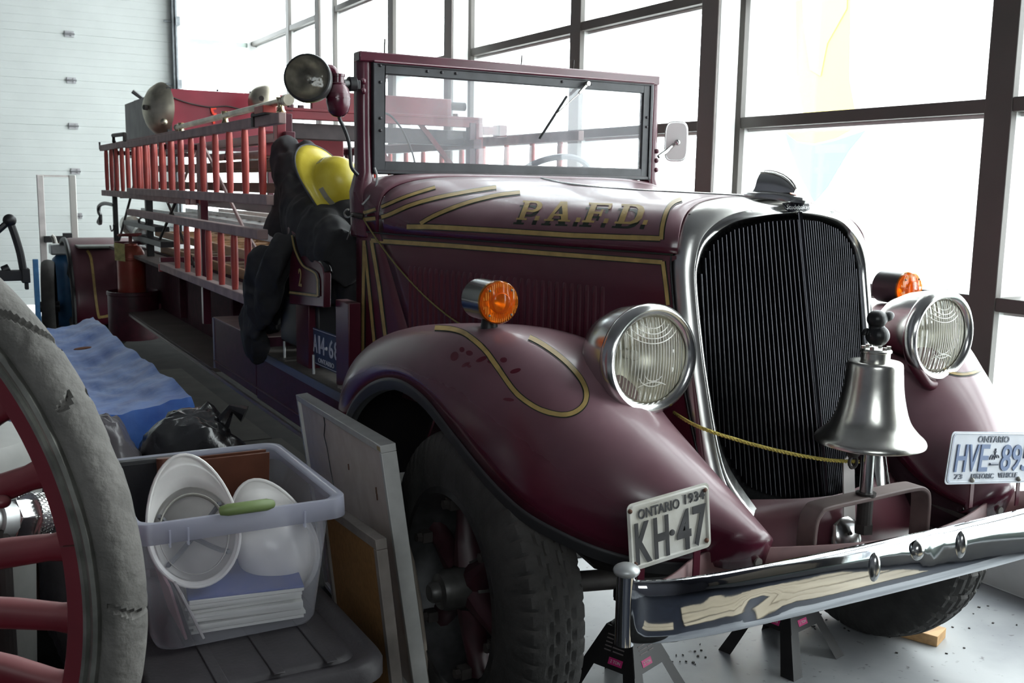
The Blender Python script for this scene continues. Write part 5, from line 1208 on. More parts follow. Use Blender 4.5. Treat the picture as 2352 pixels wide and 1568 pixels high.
for k in range(29):
    a = R(9.2 + 360 / 29 * k); rows = []
    u2 = (wp_(1, a, 0) - WC).normalized(); t2 = V((0, 0, 1)).cross(u2); tn = u2.cross(wn).normalized()
    for r_, hw_, ht, off in ((.10, .020, .016, .16), (.25, .030, .022, .11), (.42, .030, .026, .055), (.54, .027, .026, .02), (.62, .024, .024, .006), (.658, .030, .024, .0)):
        c_ = WC + u2 * r_ + wn * off
        rows.append([c_ + tn * (hw_ * math.copysign(abs(math.cos(q)) ** .7, math.cos(q))) + wn * (ht * math.copysign(abs(math.sin(q)) ** .7, math.sin(q))) for q in [2 * PI * j / 14 for j in range(14)]])
    build(MB().grid(rows, False, True), 'wooden_spoke', cart_red, cw, smooth=True)
build(MB().lathe([(0, .26), (.05, .26), (.055, .24), (.09, .22), (.12, .16), (.12, .05), (.10, -.1), (0, -.1)], WC, wn, 32), 'wheel_hub', cart_red, cw, smooth=True)
pz = on_plane(4, 1152, WC + wn * .05, wn)
build(MB().ball(pz, (.016, .016, .012)), 'spoke_bolt', cart_red, cw, smooth=True)

# grey-white tub, black tub and chrome hose coupling behind the wheel
tubm = mat('grey_plastic', (.42, .42, .40), .45, noise_amt=.05)
tc_ = V((-2.08, .75, 0))
tub = thing('plastic_tub', tc_, 'pale grey plastic drum with a rounded lid behind the cart wheel spokes', 'drum')
build(MB().lathe([(0, 0), (.18, 0), (.19, .02), (.215, .66), (.215, .68), (0, .68)], tc_, (0, 0, 1), 40), 'drum_body', tubm, tub, smooth=True)
build(MB().lathe([(.218, .655), (.232, .66), (.236, .69), (.236, .80), (.22, .835), (.18, .85), (0, .855)], tc_, (0, 0, 1), 40), 'drum_lid', tubm, tub, smooth=True)
cp0 = at(-30, 1196, 'y', .15); cp1 = at(92, 1188, 'y', .22); d_ = (cp1 - cp0).normalized()
cp = thing('hose_coupling', V((cp1.x, cp1.y, 0)), 'shiny knurled chrome hose coupling on a short pipe behind the wheel spokes', 'coupling')
kb = MB(); 
build(MB().cyl(cp0 - d_ * .1, cp1 - d_ * .07, .034, n=24).cyl(cp1 - d_ * .12, cp1 - d_ * .075, .045, n=24), 'pipe', alu, cp, smooth=True)
build(MB().cyl(cp1 - d_ * .085, cp1 - d_ * .035, .052, n=6), 'hex_nut', chrome, cp, bevel=.003)
build(MB().lathe([(0, -.04), (.050, -.04), (.058, -.035), (.060, -.005), (.055, .0), (.0, .0)], cp1, d_, 40), 'coupling_body', chrome, cp, smooth=True)
u3 = d_.orthogonal().normalized(); v3 = d_.cross(u3); kb = MB()
for j in range(36):
    for i in range(4):
        a = 2 * PI * (j + (.5 if i % 2 else 0)) / 36; rad = u3 * math.cos(a) + v3 * math.sin(a); tg = d_.cross(rad)
        kb.box(cp1 + d_ * (-.034 + i * .0085) + rad * .060, (.006, .0075, .006), Matrix((d_, tg, rad)).transposed())
build(kb, 'knurling', chrome, cp, kind='stuff')
sup = MB().cyl((cp0.x + .02, cp0.y, 0), (cp0.x + .02, cp0.y, cp0.z - .02), .028).cyl((cp0.x + .02, cp0.y, 0), (cp0.x + .02, cp0.y, .03), .11); build(sup, 'support_stand', iron, cp)
bt = build(MB().lathe([(0, 0), (.13, 0), (.135, .02), (.15, .62), (.158, .63), (.158, .67), (.14, .70), (0, .71)], (-2.05, 1.40, 0), (0, 0, 1), 32), 'black_bucket', black, None, smooth=True, loc=(-2.05, 1.40, 0))
tag(bt, 'black plastic barrel in shadow behind the chrome coupling and cart wheel', 'barrel')

# dark tote with lid, carrying the clear bin
tote_m = mat('charcoal_plastic', (.035, .031, .035), .55, noise_amt=.15, bump=.1, bscale=90)
def rrect(x0, x1, y0, y1, r_, z, n=6):
    out = []
    for cx_, cy_, a0 in ((x1 - r_, y1 - r_, 0), (x0 + r_, y1 - r_, 90), (x0 + r_, y0 + r_, 180), (x1 - r_, y0 + r_, 270)):
        for k in range(n + 1): a = R(a0 + 90 * k / n); out.append(V((cx_ + r_ * math.cos(a), cy_ + r_ * math.sin(a), z)))
    return out
TX = (-1.80, -1.225, -.41, .36)
to = thing('storage_tote', (-1.5, 0, 0), 'charcoal plastic storage tote with a ribbed lid under the clear bin', 'tote')
rows = [rrect(TX[0] + i_, TX[1] - i_, TX[2] + i_, TX[3] - i_, .07, z) for i_, z in ((.09, 0), (.085, .01), (.04, .42), (.03, .43), (.03, .455))]
m_ = MB().grid(rows, False, True); m_.cap(rows[0]); build(m_, 'tote_body', tote_m, to, smooth=True, autos=40)
rows = [rrect(TX[0] + i_, TX[1] - i_, TX[2] + i_, TX[3] - i_, r_, z) for i_, r_, z in ((.004, .08, .44), (0, .08, .444), (0, .08, .476), (.006, .08, .487), (.02, .075, .492), (.03, .07, .490), (.045, .06, .480), (.06, .05, .479), (.065, .05, .487), (.075, .05, .490))]
m_ = MB().grid(rows, False, True); m_.cap(rows[-1]); build(m_, 'tote_lid', tote_m, to, smooth=True, autos=40)
for k in range(3): build(MB().bx((TX[1] - .14 - k * .12, -.36, .49), (TX[1] - .115 - k * .12, .30, .4935)), 'lid_rib', tote_m, to, bevel=.002)
# clear storage bin
clear_m = glassy('frosted_clear_plastic', (.93, .93, .95), 1, .12, .22, (.72, .72, .80), bump=.15)
rim_m = glassy('milky_plastic_rim', (.9, .9, .93), 1, .15, .55, (.68, .69, .78))
def binring(f_, z, inset=0.0):
    # f_=0 bottom, 1 top
    b_ = (-1.695, -1.318, -.165, .35); t_ = (-1.715, -1.262, -.135, .425)
    x0, x1, y0, y1 = [b_[i] + (t_[i] - b_[i]) * f_ for i in range(4)]
    return rrect(x0 + inset, x1 - inset, y0 + inset, y1 - inset, .045, z, 5)
bn = thing('clear_bin', (-1.49, .1, .495), 'frosted clear plastic bin holding white hard hats and papers', 'bin')
rows = [binring(0, .4985, .02), binring(0, .502, .006), binring(.02, .515), binring(.5, .65), binring(.97, .795)]
m_ = MB().grid(rows, False, True); m_.cap(rows[0]); build(m_, 'bin_shell', clear_m, bn, smooth=True, autos=50)
rows = [binring(.97, .795), binring(1, .798, -.004), binring(1, .803, -.018), binring(1, .802, -.024), binring(1, .755, -.026)]
build(MB().grid(rows, False, True), 'bin_rim', rim_m, bn, smooth=True, solid=.003, autos=50)
build(MB().tube([V((-1.545, -.158, .812)), V((-1.53, -.166, .815)), V((-1.44, -.166, .815)), V((-1.425, -.158, .812))], [.010, .014, .014, .010], 12), 'green_handle', mat('olive_green_handle', (.16, .22, .08), .5), bn, smooth=True)
for x in (-1.66, -1.62, -1.35): build(MB().bx((x, -.164, .745), (x + .004, -.150, .785)), 'rim_gusset', rim_m, bn)
# contents
hat_m = mat('white_hard_hat', (.74, .72, .70), .28, noise_amt=.05, spec=.6)
def hard_hat(c, xd, zd, label, vis=True):
    root = thing('hard_hat', c, label, 'helmet', 'white hard hats in the clear bin')
    M4 = basis(c, xd, zd)
    def bp__(t_):
        r_ = 1.0; x = .098 * math.cos(t_); y = .118 * math.sin(t_)
        if math.sin(t_) > 0: y += .060 * math.sin(t_) ** 1.5; 
        k = 1.06; return (x * k, y * k, -.006 - (.012 * max(0, math.sin(t_))))
    Xf = helmet(root, M4, hat_m, bp__, (.095, .114), .11, ridges=True)
    pts = [Xf((.079 * math.cos(q), .096 * math.sin(q), .012)) for q in [2 * PI * j / 30 for j in range(30)]]
    rows = [[Xf((.079 * math.cos(q) * k_, .096 * math.sin(q) * k_, z_)) for q in [2 * PI * j / 36 for j in range(36)]] for k_, z_ in ((1, -.004), (.98, .028))]
    build(MB().grid(rows, False, True), 'sweatband', mat('cream_band', (.45, .44, .40), .7), root, smooth=True, solid=.002)
    for a in (R(35), R(145)): build(MB().tube([Xf((.086 * math.cos(a) * k_, .103 * math.sin(a) * k_, .01 + .09 * math.sqrt(max(0, 1 - k_ * k_)))) for k_ in (1, .8, .5, 0, -.5, -.8, -1)], .006, 4), 'crown_strap', mat('grey_webbing', (.3, .31, .34), .8), root)
    return root
h1 = at(446, 1225, 'y', -.03); hard_hat(h1, (-1, -.15, .0), (.16, .93, -.42), 'white hard hat with its open underside and sweatband showing in the clear bin')
h2 = at(634, 1262, 'y', .05); hard_hat(h2, (.9, .2, .25), (-.35, -.90, .10), 'white hard hat with its smooth dome facing out in the clear bin')
def slab(c, d, rot, name, m, label, cat, bev=.003, group=None):
    o = build(MB().box(c, d, rot), name, m, None, bevel=bev, loc=c); return tag(o, label, cat, group)
leath = mat('brown_leatherette', (.13, .045, .025), .45, noise_amt=.15, bump=.08, bscale=60)
bf_ = thing('binder', (-1.44, .33, .5), 'reddish brown leatherette binder standing upright at the back of the clear bin', 'binder')
rt_ = Matrix.Rotation(R(6), 3, 'X')
build(MB().box((-1.44, .30, .670), (.27, .005, .30), rt_), 'front_cover', leath, bf_, bevel=.002); build(MB().box((-1.44, .335, .670), (.27, .005, .30), rt_), 'back_cover', leath, bf_, bevel=.002)
build(MB().cyl((-1.577, .297, .525), (-1.577, .333, .821), .020, n=14), 'spine', leath, bf_, smooth=True)
slab(V((-1.60, .372, .66)), (.20, .035, .315), Matrix.Rotation(R(4), 3, 'X'), 'document_case', mat('black_vinyl', (.02, .02, .022), .45, bump=.1), 'black vinyl document case standing at the back left corner of the clear bin', 'case', .008)
pl_ = thing('paper_stack', (-1.45, .02, .5), 'thick ream of white papers lying on the bottom of the clear bin', 'papers')
random.seed(5)
pm_ = mat('white_paper', (.66, .66, .62), .8)
for k in range(10): build(MB().box((-1.465 + random.uniform(-.006, .006), .02 + random.uniform(-.008, .008), .509 + k * .0082), (.265, .28, .007), Matrix.Rotation(R(-6 + random.uniform(-2, 2)), 3, 'Z')), 'paper_sheaf', pm_, pl_)
slab(V((-1.455, .03, .595)), (.27, .30, .008), Matrix.Rotation(R(-9), 3, 'Z') @ Matrix.Rotation(R(3), 3, 'X'), 'blue_folder', mat('blue_card', (.04, .07, .25), .6), 'dark blue card folder lying on top of the white papers in the clear bin', 'folder')
slab(V((-1.64, -.03, .575)), (.006, .20, .14), Matrix.Rotation(R(-14), 3, 'Y'), 'pink_booklet', mat('dusty_pink_card', (.36, .20, .22), .7), 'dusty pink booklet leaning in the left corner of the clear bin', 'booklet', .001)
slab(V((-1.612, -.06, .570)), (.006, .18, .13), Matrix.Rotation(R(-22), 3, 'Y'), 'pale_booklet', mat('pale_card', (.45, .42, .42), .7), 'narrow pale booklet leaning beside the pink one in the clear bin', 'booklet', .001)

# boards leaning beside the truck
def board(name, tl, tr, bl, th, m_face, m_edge, label, frame=0, extra=None, cat='board', height=.84):
    # bl: a point on the right-hand edge line; made square to the top edge
    ux = tr - tl; W_ = ux.length; ux.normalize(); uy = (tr - bl); uy = (uy - ux * uy.dot(ux)).normalized(); nn = ux.cross(uy).normalized(); H_ = height
    o = thing(name, V((bl.x, bl.y, 0)), label, cat)
    c = tl + ux * W_ / 2 - uy * H_ / 2; rm_ = Matrix((ux, nn, uy)).transposed()
    build(MB().box(c - nn * (th / 2 - .004 * 0), (W_ - frame, th * .5, H_ - frame), rm_), 'panel', m_face, o)
    if frame:
        for nm, cc, dd in (('frame_rail', c + uy * (H_ / 2 - frame / 2), (W_, th, frame)), ('frame_rail', c - uy * (H_ / 2 - frame / 2), (W_, th, frame)), ('frame_stile', c + ux * (W_ / 2 - frame / 2), (frame, th, H_ - 2 * frame - .001)), ('frame_stile', c - ux * (W_ / 2 - frame / 2), (frame, th, H_ - 2 * frame - .001))):
            build(MB().box(cc - nn * th / 2, dd, rm_), nm, m_edge, o, bevel=.002)
    return o, c, ux, uy, nn, W_, H_
wb_face = mat('pinkish_panel', (.66, .57, .53), .7, noise_amt=.08, nscale=14, color2=(.70, .62, .58))
def edge_point(tr, tl, px, py):     # point on the ray through the right edge, square to the top edge
    ux = (tr - tl).normalized(); d = ray(px, py); return EYE + d * ((tr - EYE).dot(ux) / d.dot(ux))
tr_ = at(873, 1024, 'z', .84); tl_ = at(679, 906, 'z', .76)
wbo, c, ux, uy, nn, W_, H_ = board('framed_board', tl_, tr_, edge_point(tr_, tl_, 950, 1568), .045, wb_face, mat('white_aluminium_frame', (.60, .60, .58), .4, noise_amt=.08), 'pinkish white cracked panel in a white aluminium frame leaning beside the front wheel', frame=.022, height=.767)
ck = [(738, 955), (741, 975), (739, 1000), (746, 1030), (751, 1060), (756, 1090), (762, 1120), (764, 1160)]
build(MB().tube([on_plane(x, y, c - nn * .0, nn) - nn * .008 for x, y in ck], .0018, 4), 'crack', black, wbo)
for q in ((795, 1080), (858, 1135), (860, 1150)): p = on_plane(*q, c, nn) - nn * .009; build(MB().tube([p, p + uy * .02 + ux * .004], .0022, 4), 'scuff', rust, wbo)
p_ = on_plane(878, 1034, c, nn); build(MB().box(c + uy * (H_ / 2 - .011) + ux * (W_ / 2 - .02) - nn * .001, (.03, .004, .012), Matrix((ux, nn, uy)).transposed()), 'tape_scrap', mat('yellowed_tape', (.45, .36, .2), .7), wbo)
tr2 = at(862, 1240, 'z', .66); tl2 = at(735, 1150, 'z', .60)
board('cork_board', tl2, tr2, edge_point(tr2, tl2, 900, 1568), .03, mat('orange_brown_cork', (.27, .13, .04), .8, noise_amt=.2, nscale=60), mat('grey_brown_wood_frame', (.24, .21, .19), .6, noise_amt=.15), 'small orange-brown cork board in a grey frame against the white panel', frame=.028, height=.605)
tb_ = []
pts = [(912, 1180), (932, 1235), (948, 1289), (964, 1379), (976, 1480), (984, 1568), (990, 1640)]
P_ = [at(x, y, 'x', -.90) for x, y in pts]
rows = [[p, p + V((0, .25, .0))] for p in P_]
pnl = build(MB().grid(rows), 'plywood_sheet', mat('beige_plywood', (.36, .31, .26), .7, noise_amt=.12, nscale=5), None, solid=.012, smooth=True, loc=(P_[-1].x, P_[-1].y, 0))
tag(pnl, 'thin warped beige plywood sheet standing between the white framed panel and the front wheel', 'board')

pine2 = mat('cream_plank_paint', (.60, .50, .36), .6, noise_amt=.15, nscale=4)
# jack stands and the wood block
js_m = mat('black_jack_stand', (.012, .011, .012), .45)
pink = mat('magenta_label', (.55, .03, .18), .5); grl_ = mat('grey_label_print', (.18, .15, .15), .6)
def jack_stand(c, h, rot, label, foot=.15):
    o = thing('jack_stand', V(c), label, 'jack stand', 'jack stands under the front axle'); Rz = Matrix.Rotation(rot, 3, 'Z'); C_ = V(c)
    def W(p): return C_ + Rz @ V(p)
    top = .045
    for sx, sy in ((1, 1), (1, -1), (-1, 1), (-1, -1)):
        ft = [(sx * foot, sy * foot), (sx * (foot - .045), sy * foot), (sx * (foot - .006), sy * (foot - .045))]
        m_ = MB(); a = [W((sx * foot, sy * foot, 0)), W((sx * (foot - .05), sy * foot, 0)), W((sx * (foot - .005), sy * (foot - .005), 0)), W((sx * foot, sy * (foot - .05), 0))]
        b_ = [W((sx * top, sy * top, h)), W((sx * (top - .035), sy * top, h)), W((sx * (top - .004), sy * (top - .004), h)), W((sx * top, sy * (top - .035), h))]
        m_.add(a + b_, [(0, 1, 2, 3), (4, 7, 6, 5), (0, 4, 5, 1), (1, 5, 6, 2), (2, 6, 7, 3), (3, 7, 4, 0)]); build(m_, 'leg', js_m, o)
    for sx, sy in ((1, 0), (-1, 0), (0, 1), (0, -1)):
        f1 = .52; q = foot * (1 - f1) + top * f1; m_ = MB()
        if sx: pts = [(sx * q, -q, h * f1), (sx * q, q, h * f1), (sx * top, top, h), (sx * top, -top, h)]
        else: pts = [(-q, sy * q, h * f1), (q, sy * q, h * f1), (top, sy * top, h), (-top, sy * top, h)]
        build(m_.add([W(p) for p in pts], [(0, 1, 2, 3)]), 'web_plate', js_m, o, solid=.004)
    build(MB().cyl(W((0, 0, h * .5)), W((0, 0, h + .09)), .019, n=16).box(W((0, 0, h + .095)), (.10, .04, .02), Rz).box(W((.045, 0, h + .11)), (.015, .04, .03), Rz).box(W((-.045, 0, h + .11)), (.015, .04, .03), Rz).lathe([(.03, 0), (.05, -.01), (.05, .0), (.03, .02)], W((0, 0, h)), (0, 0, 1), 20), 'ratchet_column', js_m, o)
    build(MB().tube([V(p) for p in crom([tuple(W(p)) for p in ((-.03, -.05, h + .02), (-.09, -.06, h + .0), (-.11, -.065, h + .05), (-.06, -.06, h + .075), (-.02, -.05, h + .07))], 5)], .0065, 8), 'release_handle', js_m, o, smooth=True)
    # printed labels on the camera side
    for (sx, sy) in ((0, -1), (-1, 0)):
        def L3(u, v):
            f1 = v; q = foot * (1 - f1) + top * f1 + .003; return W((u, sy * q, h * f1)) if sy else W((sx * q, u, h * f1))
        def quad(u0, v0, u1, v1, m, nm): build(MB().add([L3(u0, v0), L3(u1, v0), L3(u1, v1), L3(u0, v1)], [(0, 1, 2, 3)]), nm, m, o, solid=.0008)
        s_ = 1
        quad(-.045, .58, .005, .66, pink, 'magenta_label')
        tb = MB(); ux_ = (L3(.02, .62) - L3(-.02, .62)); uy_ = L3(0, .7) - L3(0, .5)
        if sx: ux_ = -ux_
        text_on(tb, '2 TON', (L3(-.02, .62)) - (ux_.normalized().cross(uy_.normalized())) * -.001, ux_, uy_, .009, .035, .0008); build(tb, 'label_text', mat('white_print', (.6, .55, .55), .5), o)
        for r_ in range(5): quad(-.04, .72 + r_ * .045, -.002 + .004 * (r_ % 2), .735 + r_ * .045, grl_, 'label_print'); quad(.006, .72 + r_ * .045, .03, .735 + r_ * .045, grl_, 'label_print')
    return o
jack_stand((-.29, -.02, 0), .235, R(20), 'black steel jack stand beside the near front tyre, below the bumper end')
jack_stand((.36, -.02, 0), .235, R(12), 'black steel jack stand standing further in under the middle of the bumper')
wbk = MB(); bc0 = at(2120, 1455, 'z', .02)
o = build(MB().box(V((bc0.x - .02, bc0.y + .09, .019)), (.10, .30, .038), Matrix.Rotation(R(22), 3, 'Z')), 'wood_block', pine, None, bevel=.002, loc=(bc0.x, bc0.y, 0)); tag(o, 'short pine plank chocking the far front tyre on the bright floor', 'wood block')
o = build(MB().bx((-3.0, -5.6, 0), (1.50, -1.45, .006)), 'rubber_matting', mat('navy_rubber_matting', (.018, .022, .035), .6, noise_amt=.3, nscale=4), None, loc=(0, -3, 0)); tag(o, 'dark navy rubber matting covering the floor ahead of the bumper', 'mat')  # out-of-view dark sheet, added to darken what the bumper reflects
for k in range(5):  # unseen pale planks, added as cream patches for the bumper to reflect
    o = build(MB().box((.45 + .02 * k, -1.75 - .16 * k, .016), (1.5, .14, .02), Matrix.Rotation(R(3 * (k % 2)), 3, 'Z')), 'plank', pine2, None, bevel=.002, loc=(.45, -1.75 - .16 * k, 0)); tag(o, ['long cream plank on the matting, nearest the bumper of the row', 'long cream plank on the matting, second from the bumper', 'middle one of the five long cream planks on the matting', 'long cream plank on the matting, fourth from the bumper', 'long cream plank on the matting, furthest from the bumper'][k], 'plank', 'cream planks ahead of the bumper')
for k in range(2):  # two shorter unseen planks, added for the same reflection
    o = build(MB().box((-.95, -1.72 - .17 * k, .016), (.8, .15, .02)), 'plank', pine2, None, bevel=.002, loc=(-.95, -1.72 - .17 * k, 0)); tag(o, ['short cream plank on the matting, nearer the bumper end', 'short cream plank on the matting, further from the bumper end'][k], 'plank', 'cream planks ahead of the bumper')
db = MB(); random.seed(11)
for k in range(46):
    px, py = random.choice([(1560 + random.gauss(0, 60), 1520 + random.gauss(0, 20)), (1870 + random.gauss(0, 40), 1425 + random.gauss(0, 20)), (2150 + random.gauss(0, 90), 1440 + random.gauss(0, 50))])
    p = at(px, py, 'z', 0); db.box((p.x, p.y, .002), (random.uniform(.002, .010), random.uniform(.002, .008), .003), Matrix.Rotation(random.uniform(0, 3), 3, 'Z'))
o = build(db, 'floor_grit', iron, None, kind='stuff', loc=(.5, -.2, 0)); tag(o, 'dark grit and flakes scattered on the pale concrete floor under the bumper', 'grit')

# tarp-covered cart, bags and the things along the left
tarp_m = mat('blue_tarpaulin', (.03, .12, .52), .36, noise_amt=.2, nscale=7, color2=(.08, .22, .66), bump=.5, bscale=12, dust=.15, dust_col=(.28, .38, .66))
rows = []
for i in range(61):
    t_ = i / 60; y = 1.24 + (3.62 - 1.24) * t_; row = []
    for j in range(31):
        s_ = j / 30; x = (-1.86 - .02 * t_) + ((-1.315 + -.03 * t_) - (-1.86 - .02 * t_)) * s_
        z = .80 - .085 * math.sin(PI * s_) * (.6 + .4 * math.sin(PI * t_)) + .02 * noise.noise(V((x * 4, y * 3, 0))) + .016 * abs(noise.noise(V((x * 9, y * 3 + x * 5, 3)))) + .010 * noise.noise(V((x * 22, y * 8 + x * 12, 3))) - .02 * max(0, .5 - abs(t_ - .5)) 
        row.append(V((x, y, z)))
    rows.append([row[0] + V((-.03, 0, -.22)), row[0] + V((-.01, 0, -.03))] + row + [row[-1] + V((.01, 0, -.03)), row[-1] + V((.035, .0, -.2)), row[-1] + V((.03 + .02 * noise.noise(V((0, y * 5, 0))), 0, -.46))])
first = [p + V((0, -.02, -.06)) for p in rows[0]]; f2 = [V((p.x, p.y - .04, .42)) for p in rows[0]]
tp = build(MB().grid([f2, first] + rows), 'blue_tarp', tarp_m, None, smooth=True, loc=(-1.6, 2.4, .75), autos=70)
tag(tp, 'crinkled blue tarpaulin sagging over a long low crate on the left', 'tarpaulin')
crt = thing('wooden_crate', (-1.58, 2.45, 0), 'long low wooden crate hidden beneath the blue tarpaulin', 'crate')
for y in (1.30, 3.52): build(MB().bx((-1.84, y, 0), (-1.34, y + .03, .70)), 'crate_end', wood_dark, crt)
for x in (-1.84, -1.36): build(MB().bx((x, 1.33, 0), (x + .02, 3.52, .70)), 'crate_side', wood_dark, crt)
leaf = at(190, 802, 'z', .775); o = build(MB().ball(leaf + V((0, 0, .005)), (.05, .016, .006), 10, 6, Matrix.Rotation(R(30), 3, 'Z')), 'dead_leaf', mat('brown_leaf', (.15, .06, .03), .8), None, loc=leaf); tag(o, 'small curled brown leaf lying on the blue tarpaulin', 'leaf')
gb_m = mat('black_bin_bag', (.012, .012, .014), .22, bump=.8, bscale=9, spec=.8)
gb2_m = mat('grey_bin_bag', (.10, .09, .10), .3, bump=.8, bscale=10)
def bag(c, r, m, label, seed, name='bin_bag', tuft=True):
    rows = []; 
    for i in range(33):
        a = PI * i / 32; row = []
        for j in range(48):
            b_ = 2 * PI * j / 48; d = V((math.sin(a) * math.cos(b_), math.sin(a) * math.sin(b_), math.cos(a)))
            sh = 1 + .10 * noise.noise(d * 2.2 + V((seed, 0, 0))) + .06 * abs(noise.noise(d * 6 + V((seed, 2, 0)))) + .035 * abs(noise.noise(d * 13 + V((seed, 4, 0))))
            e = .75; dd = V([math.copysign(abs(q) ** e, q) for q in d])
            p = V((c[0] + r[0] * dd.x * sh, c[1] + r[1] * dd.y * sh, c[2] + r[2] * dd.z * sh)); p.z = max(.002, p.z); row.append(p)
        rows.append(row)
    m_ = MB().grid(rows, False, True)
    if tuft: m_.tube([V(c) + V((.1, -.02, r[2] * .9)), V(c) + V((.13, -.04, r[2] * 1.05)), V(c) + V((.17, -.06, r[2] * 1.0))], [.03, .016, .03], 8)
    o = build(m_, name, m, None, smooth=True, loc=(c[0], c[1], 0)); return tag(o, label, 'bag', 'bin bags')
bag((-1.37, 1.01, .37), (.20, .19, .41), gb_m, 'shiny black bin bag slumped between the blue tarpaulin and the clear bin', 1)
bag((-1.68, .99, .37), (.17, .18, .42), gb2_m, 'dull grey translucent bin bag against the near end of the blue tarpaulin', 5, tuft=False)
bag((-1.75, 4.35, .38), (.30, .36, .34), mat('charcoal_cover', (.06, .06, .06), .5, bump=.3, bscale=10), 'charcoal cloth bundle beyond the far end of the blue tarpaulin', 9, name='cloth_bundle', tuft=False)
dkb = at(520, 900, 'z', 0)
cbm = mat('grey_brown_cardboard', (.022, .020, .018), .9, spec=.1, noise_amt=.25, nscale=5, dust=.3, dust_col=(.045, .042, .037))
for (x0, x1, y0, y1, lb) in ((-1.22, -.30, 1.9, 3.6, 'flattened dark cardboard sheet on the floor beside the truck, nearest piece'), (-1.25, -.35, 3.63, 6.3, 'flattened dark cardboard sheet on the floor, further back beside the truck')):
    o = build(MB().bx((x0, y0, .0), (x1, y1, .008)), 'cardboard_sheet', cbm, None, loc=((x0 + x1) / 2, y0, 0)); tag(o, lb, 'cardboard')
mat_shade_m = mat('dark_floor_matting', (.018, .0175, .017), .9, spec=.08, noise_amt=.3, nscale=4)  # serves the real matting and the painted shade under the truck
o = build(MB().bx((-3.2, -1.4, 0), (-.62, 10.4, .004)), 'floor_mat', mat_shade_m, None, loc=(-1.8, 4, 0)); tag(o, 'wide dark matting covering the floor along the near side of the truck', 'mat')

o = build(MB().bx((-.615, 1.05, 0), (1.3, 10.4, .004)), 'floor_mat', mat_shade_m, None, loc=(.3, 5, 0)); tag(o, 'dark matting on the floor underneath the rear of the truck', 'mat')  # unlit floor under the truck: its shade laid down as a dark sheet
# hand pump with its levers, far left
pm = thing('hand_pump', (-1.86, 2.6, 0), 'black iron hand pump with a bent lever arm rising behind the cart wheel', 'pump')
D_ = 2.6
def Pq(x, y): return at(x, y, 'y', D_)
build(MB().tube([Pq(-40, 560), Pq(22, 507)], [.014, .014], 8).tube([V(p) for p in crom([tuple(Pq(22, 507)), tuple(Pq(34, 540)), tuple(Pq(46, 580)), tuple(Pq(54, 622))], 4)], [.016] * 13, 8), 'pump_lever', black, pm, smooth=True)
build(MB().ball(Pq(22, 506), .028), 'lever_knob', black, pm, smooth=True)
build(MB().bx(Pq(-60, 622) + V((0, -.03, 0)), Pq(66, 643) + V((0, .03, 0))).bx(Pq(48, 616) + V((0, -.04, 0)), Pq(69, 648) + V((0, .04, 0))).bx(Pq(56, 645) + V((0, -.02, 0)), Pq(66, 664) + V((0, .02, 0))).cyl(Pq(5, 622), Pq(22, 615), .02), 'cross_head', black, pm, bevel=.004)
build(MB().bx((-2.04, 2.55, 0), (-1.95, 2.68, 1.14)), 'pump_column', black, pm, bevel=.01)
# white two-upright lift trolley, wheel and blue tank by the door
dl = thing('lift_trolley', at(130, 690, 'y', 9.0), 'tall pale two-post hand trolley standing against the white sectional door', 'trolley')
for x0, x1, m_ in ((84, 99, offwhite), (158, 173, mat('bare_aluminium', (.5, .49, .46), .4, .5))):
    a = at(x0, 402, 'y', 9.0); b_ = at(x1, 402, 'y', 9.0); build(MB().bx((a.x, 8.98, .05), (b_.x, 9.05, a.z)), 'trolley_upright', m_, dl, bevel=.004)
a = at(84, 401, 'y', 9.0); b_ = at(173, 405, 'y', 9.0); build(MB().bx((a.x, 8.99, b_.z - .01), (b_.x, 9.04, a.z)), 'trolley_top_bar', offwhite, dl)
a = at(101, 542, 'y', 8.96); b_ = at(164, 556, 'y', 8.96)
build(MB().bx((a.x, 8.93, b_.z), (b_.x, 8.99, a.z)).bx((at(118, 0, 'y', 8.96).x, 8.92, a.z - .02), (at(140, 0, 'y', 8.96).x, 8.98, a.z + .03)).tube([at(155, 556, 'y', 8.95), at(154, 570, 'y', 8.95), at(160, 578, 'y', 8.95)], .012, 6), 'clamp_bar', black, dl, bevel=.004)
build(MB().cyl(at(135, 556, 'y', 8.95), at(136, 575, 'y', 8.95), .02), 'clamp_screw', rust, dl)
build(MB().tube([at(118, 541, 'y', 8.5), at(123, 545, 'y', 8.5), at(150, 640, 'y', 8.5), at(156, 655, 'y', 8.5)], .022, 8), 'trolley_handle', steel, dl)
build(MB().bx((-1.35, 8.7, 0), (-.8, 9.1, .10)), 'trolley_base', black, dl)
c_ = at(112, 645, 'y', 7.6)
ow = thing('spare_wheel', (c_.x, c_.y, 0), 'narrow black-tyred carriage wheel standing edge-on beside the rear fender', 'wheel')
build(MB().lathe([(.36, -.05), (.40, -.055), (.42, -.03), (.425, 0), (.42, .03), (.40, .055), (.36, .05), (.34, 0)], (c_.x, c_.y, .425), (1, -.12, 0), 40, close=True), 'tyre', rubber, ow, smooth=True)
build(MB().lathe([(.35, -.02), (.35, .02), (.31, .025), (.31, -.025)], (c_.x, c_.y, .425), (1, -.12, 0), 40, close=True), 'rim', steel, ow, smooth=True)
axn = V((1, -.12, 0)).normalized(); q1 = V((0, 0, 1)); q2 = axn.cross(q1)
for k in range(10): a = 2 * PI * k / 10; build(MB().cyl(V((c_.x, c_.y, .425)), V((c_.x, c_.y, .425)) + (q1 * math.cos(a) + q2 * math.sin(a)) * .32, .014, n=6), 'spoke', black, ow)
build(MB().cyl(V((c_.x, c_.y, .425)) - axn * .08, V((c_.x, c_.y, .425)) + axn * .08, .05), 'hub', black, ow)
bt_m = mat('blue_tank_paint', (.03, .12, .26), .4, noise_amt=.15)
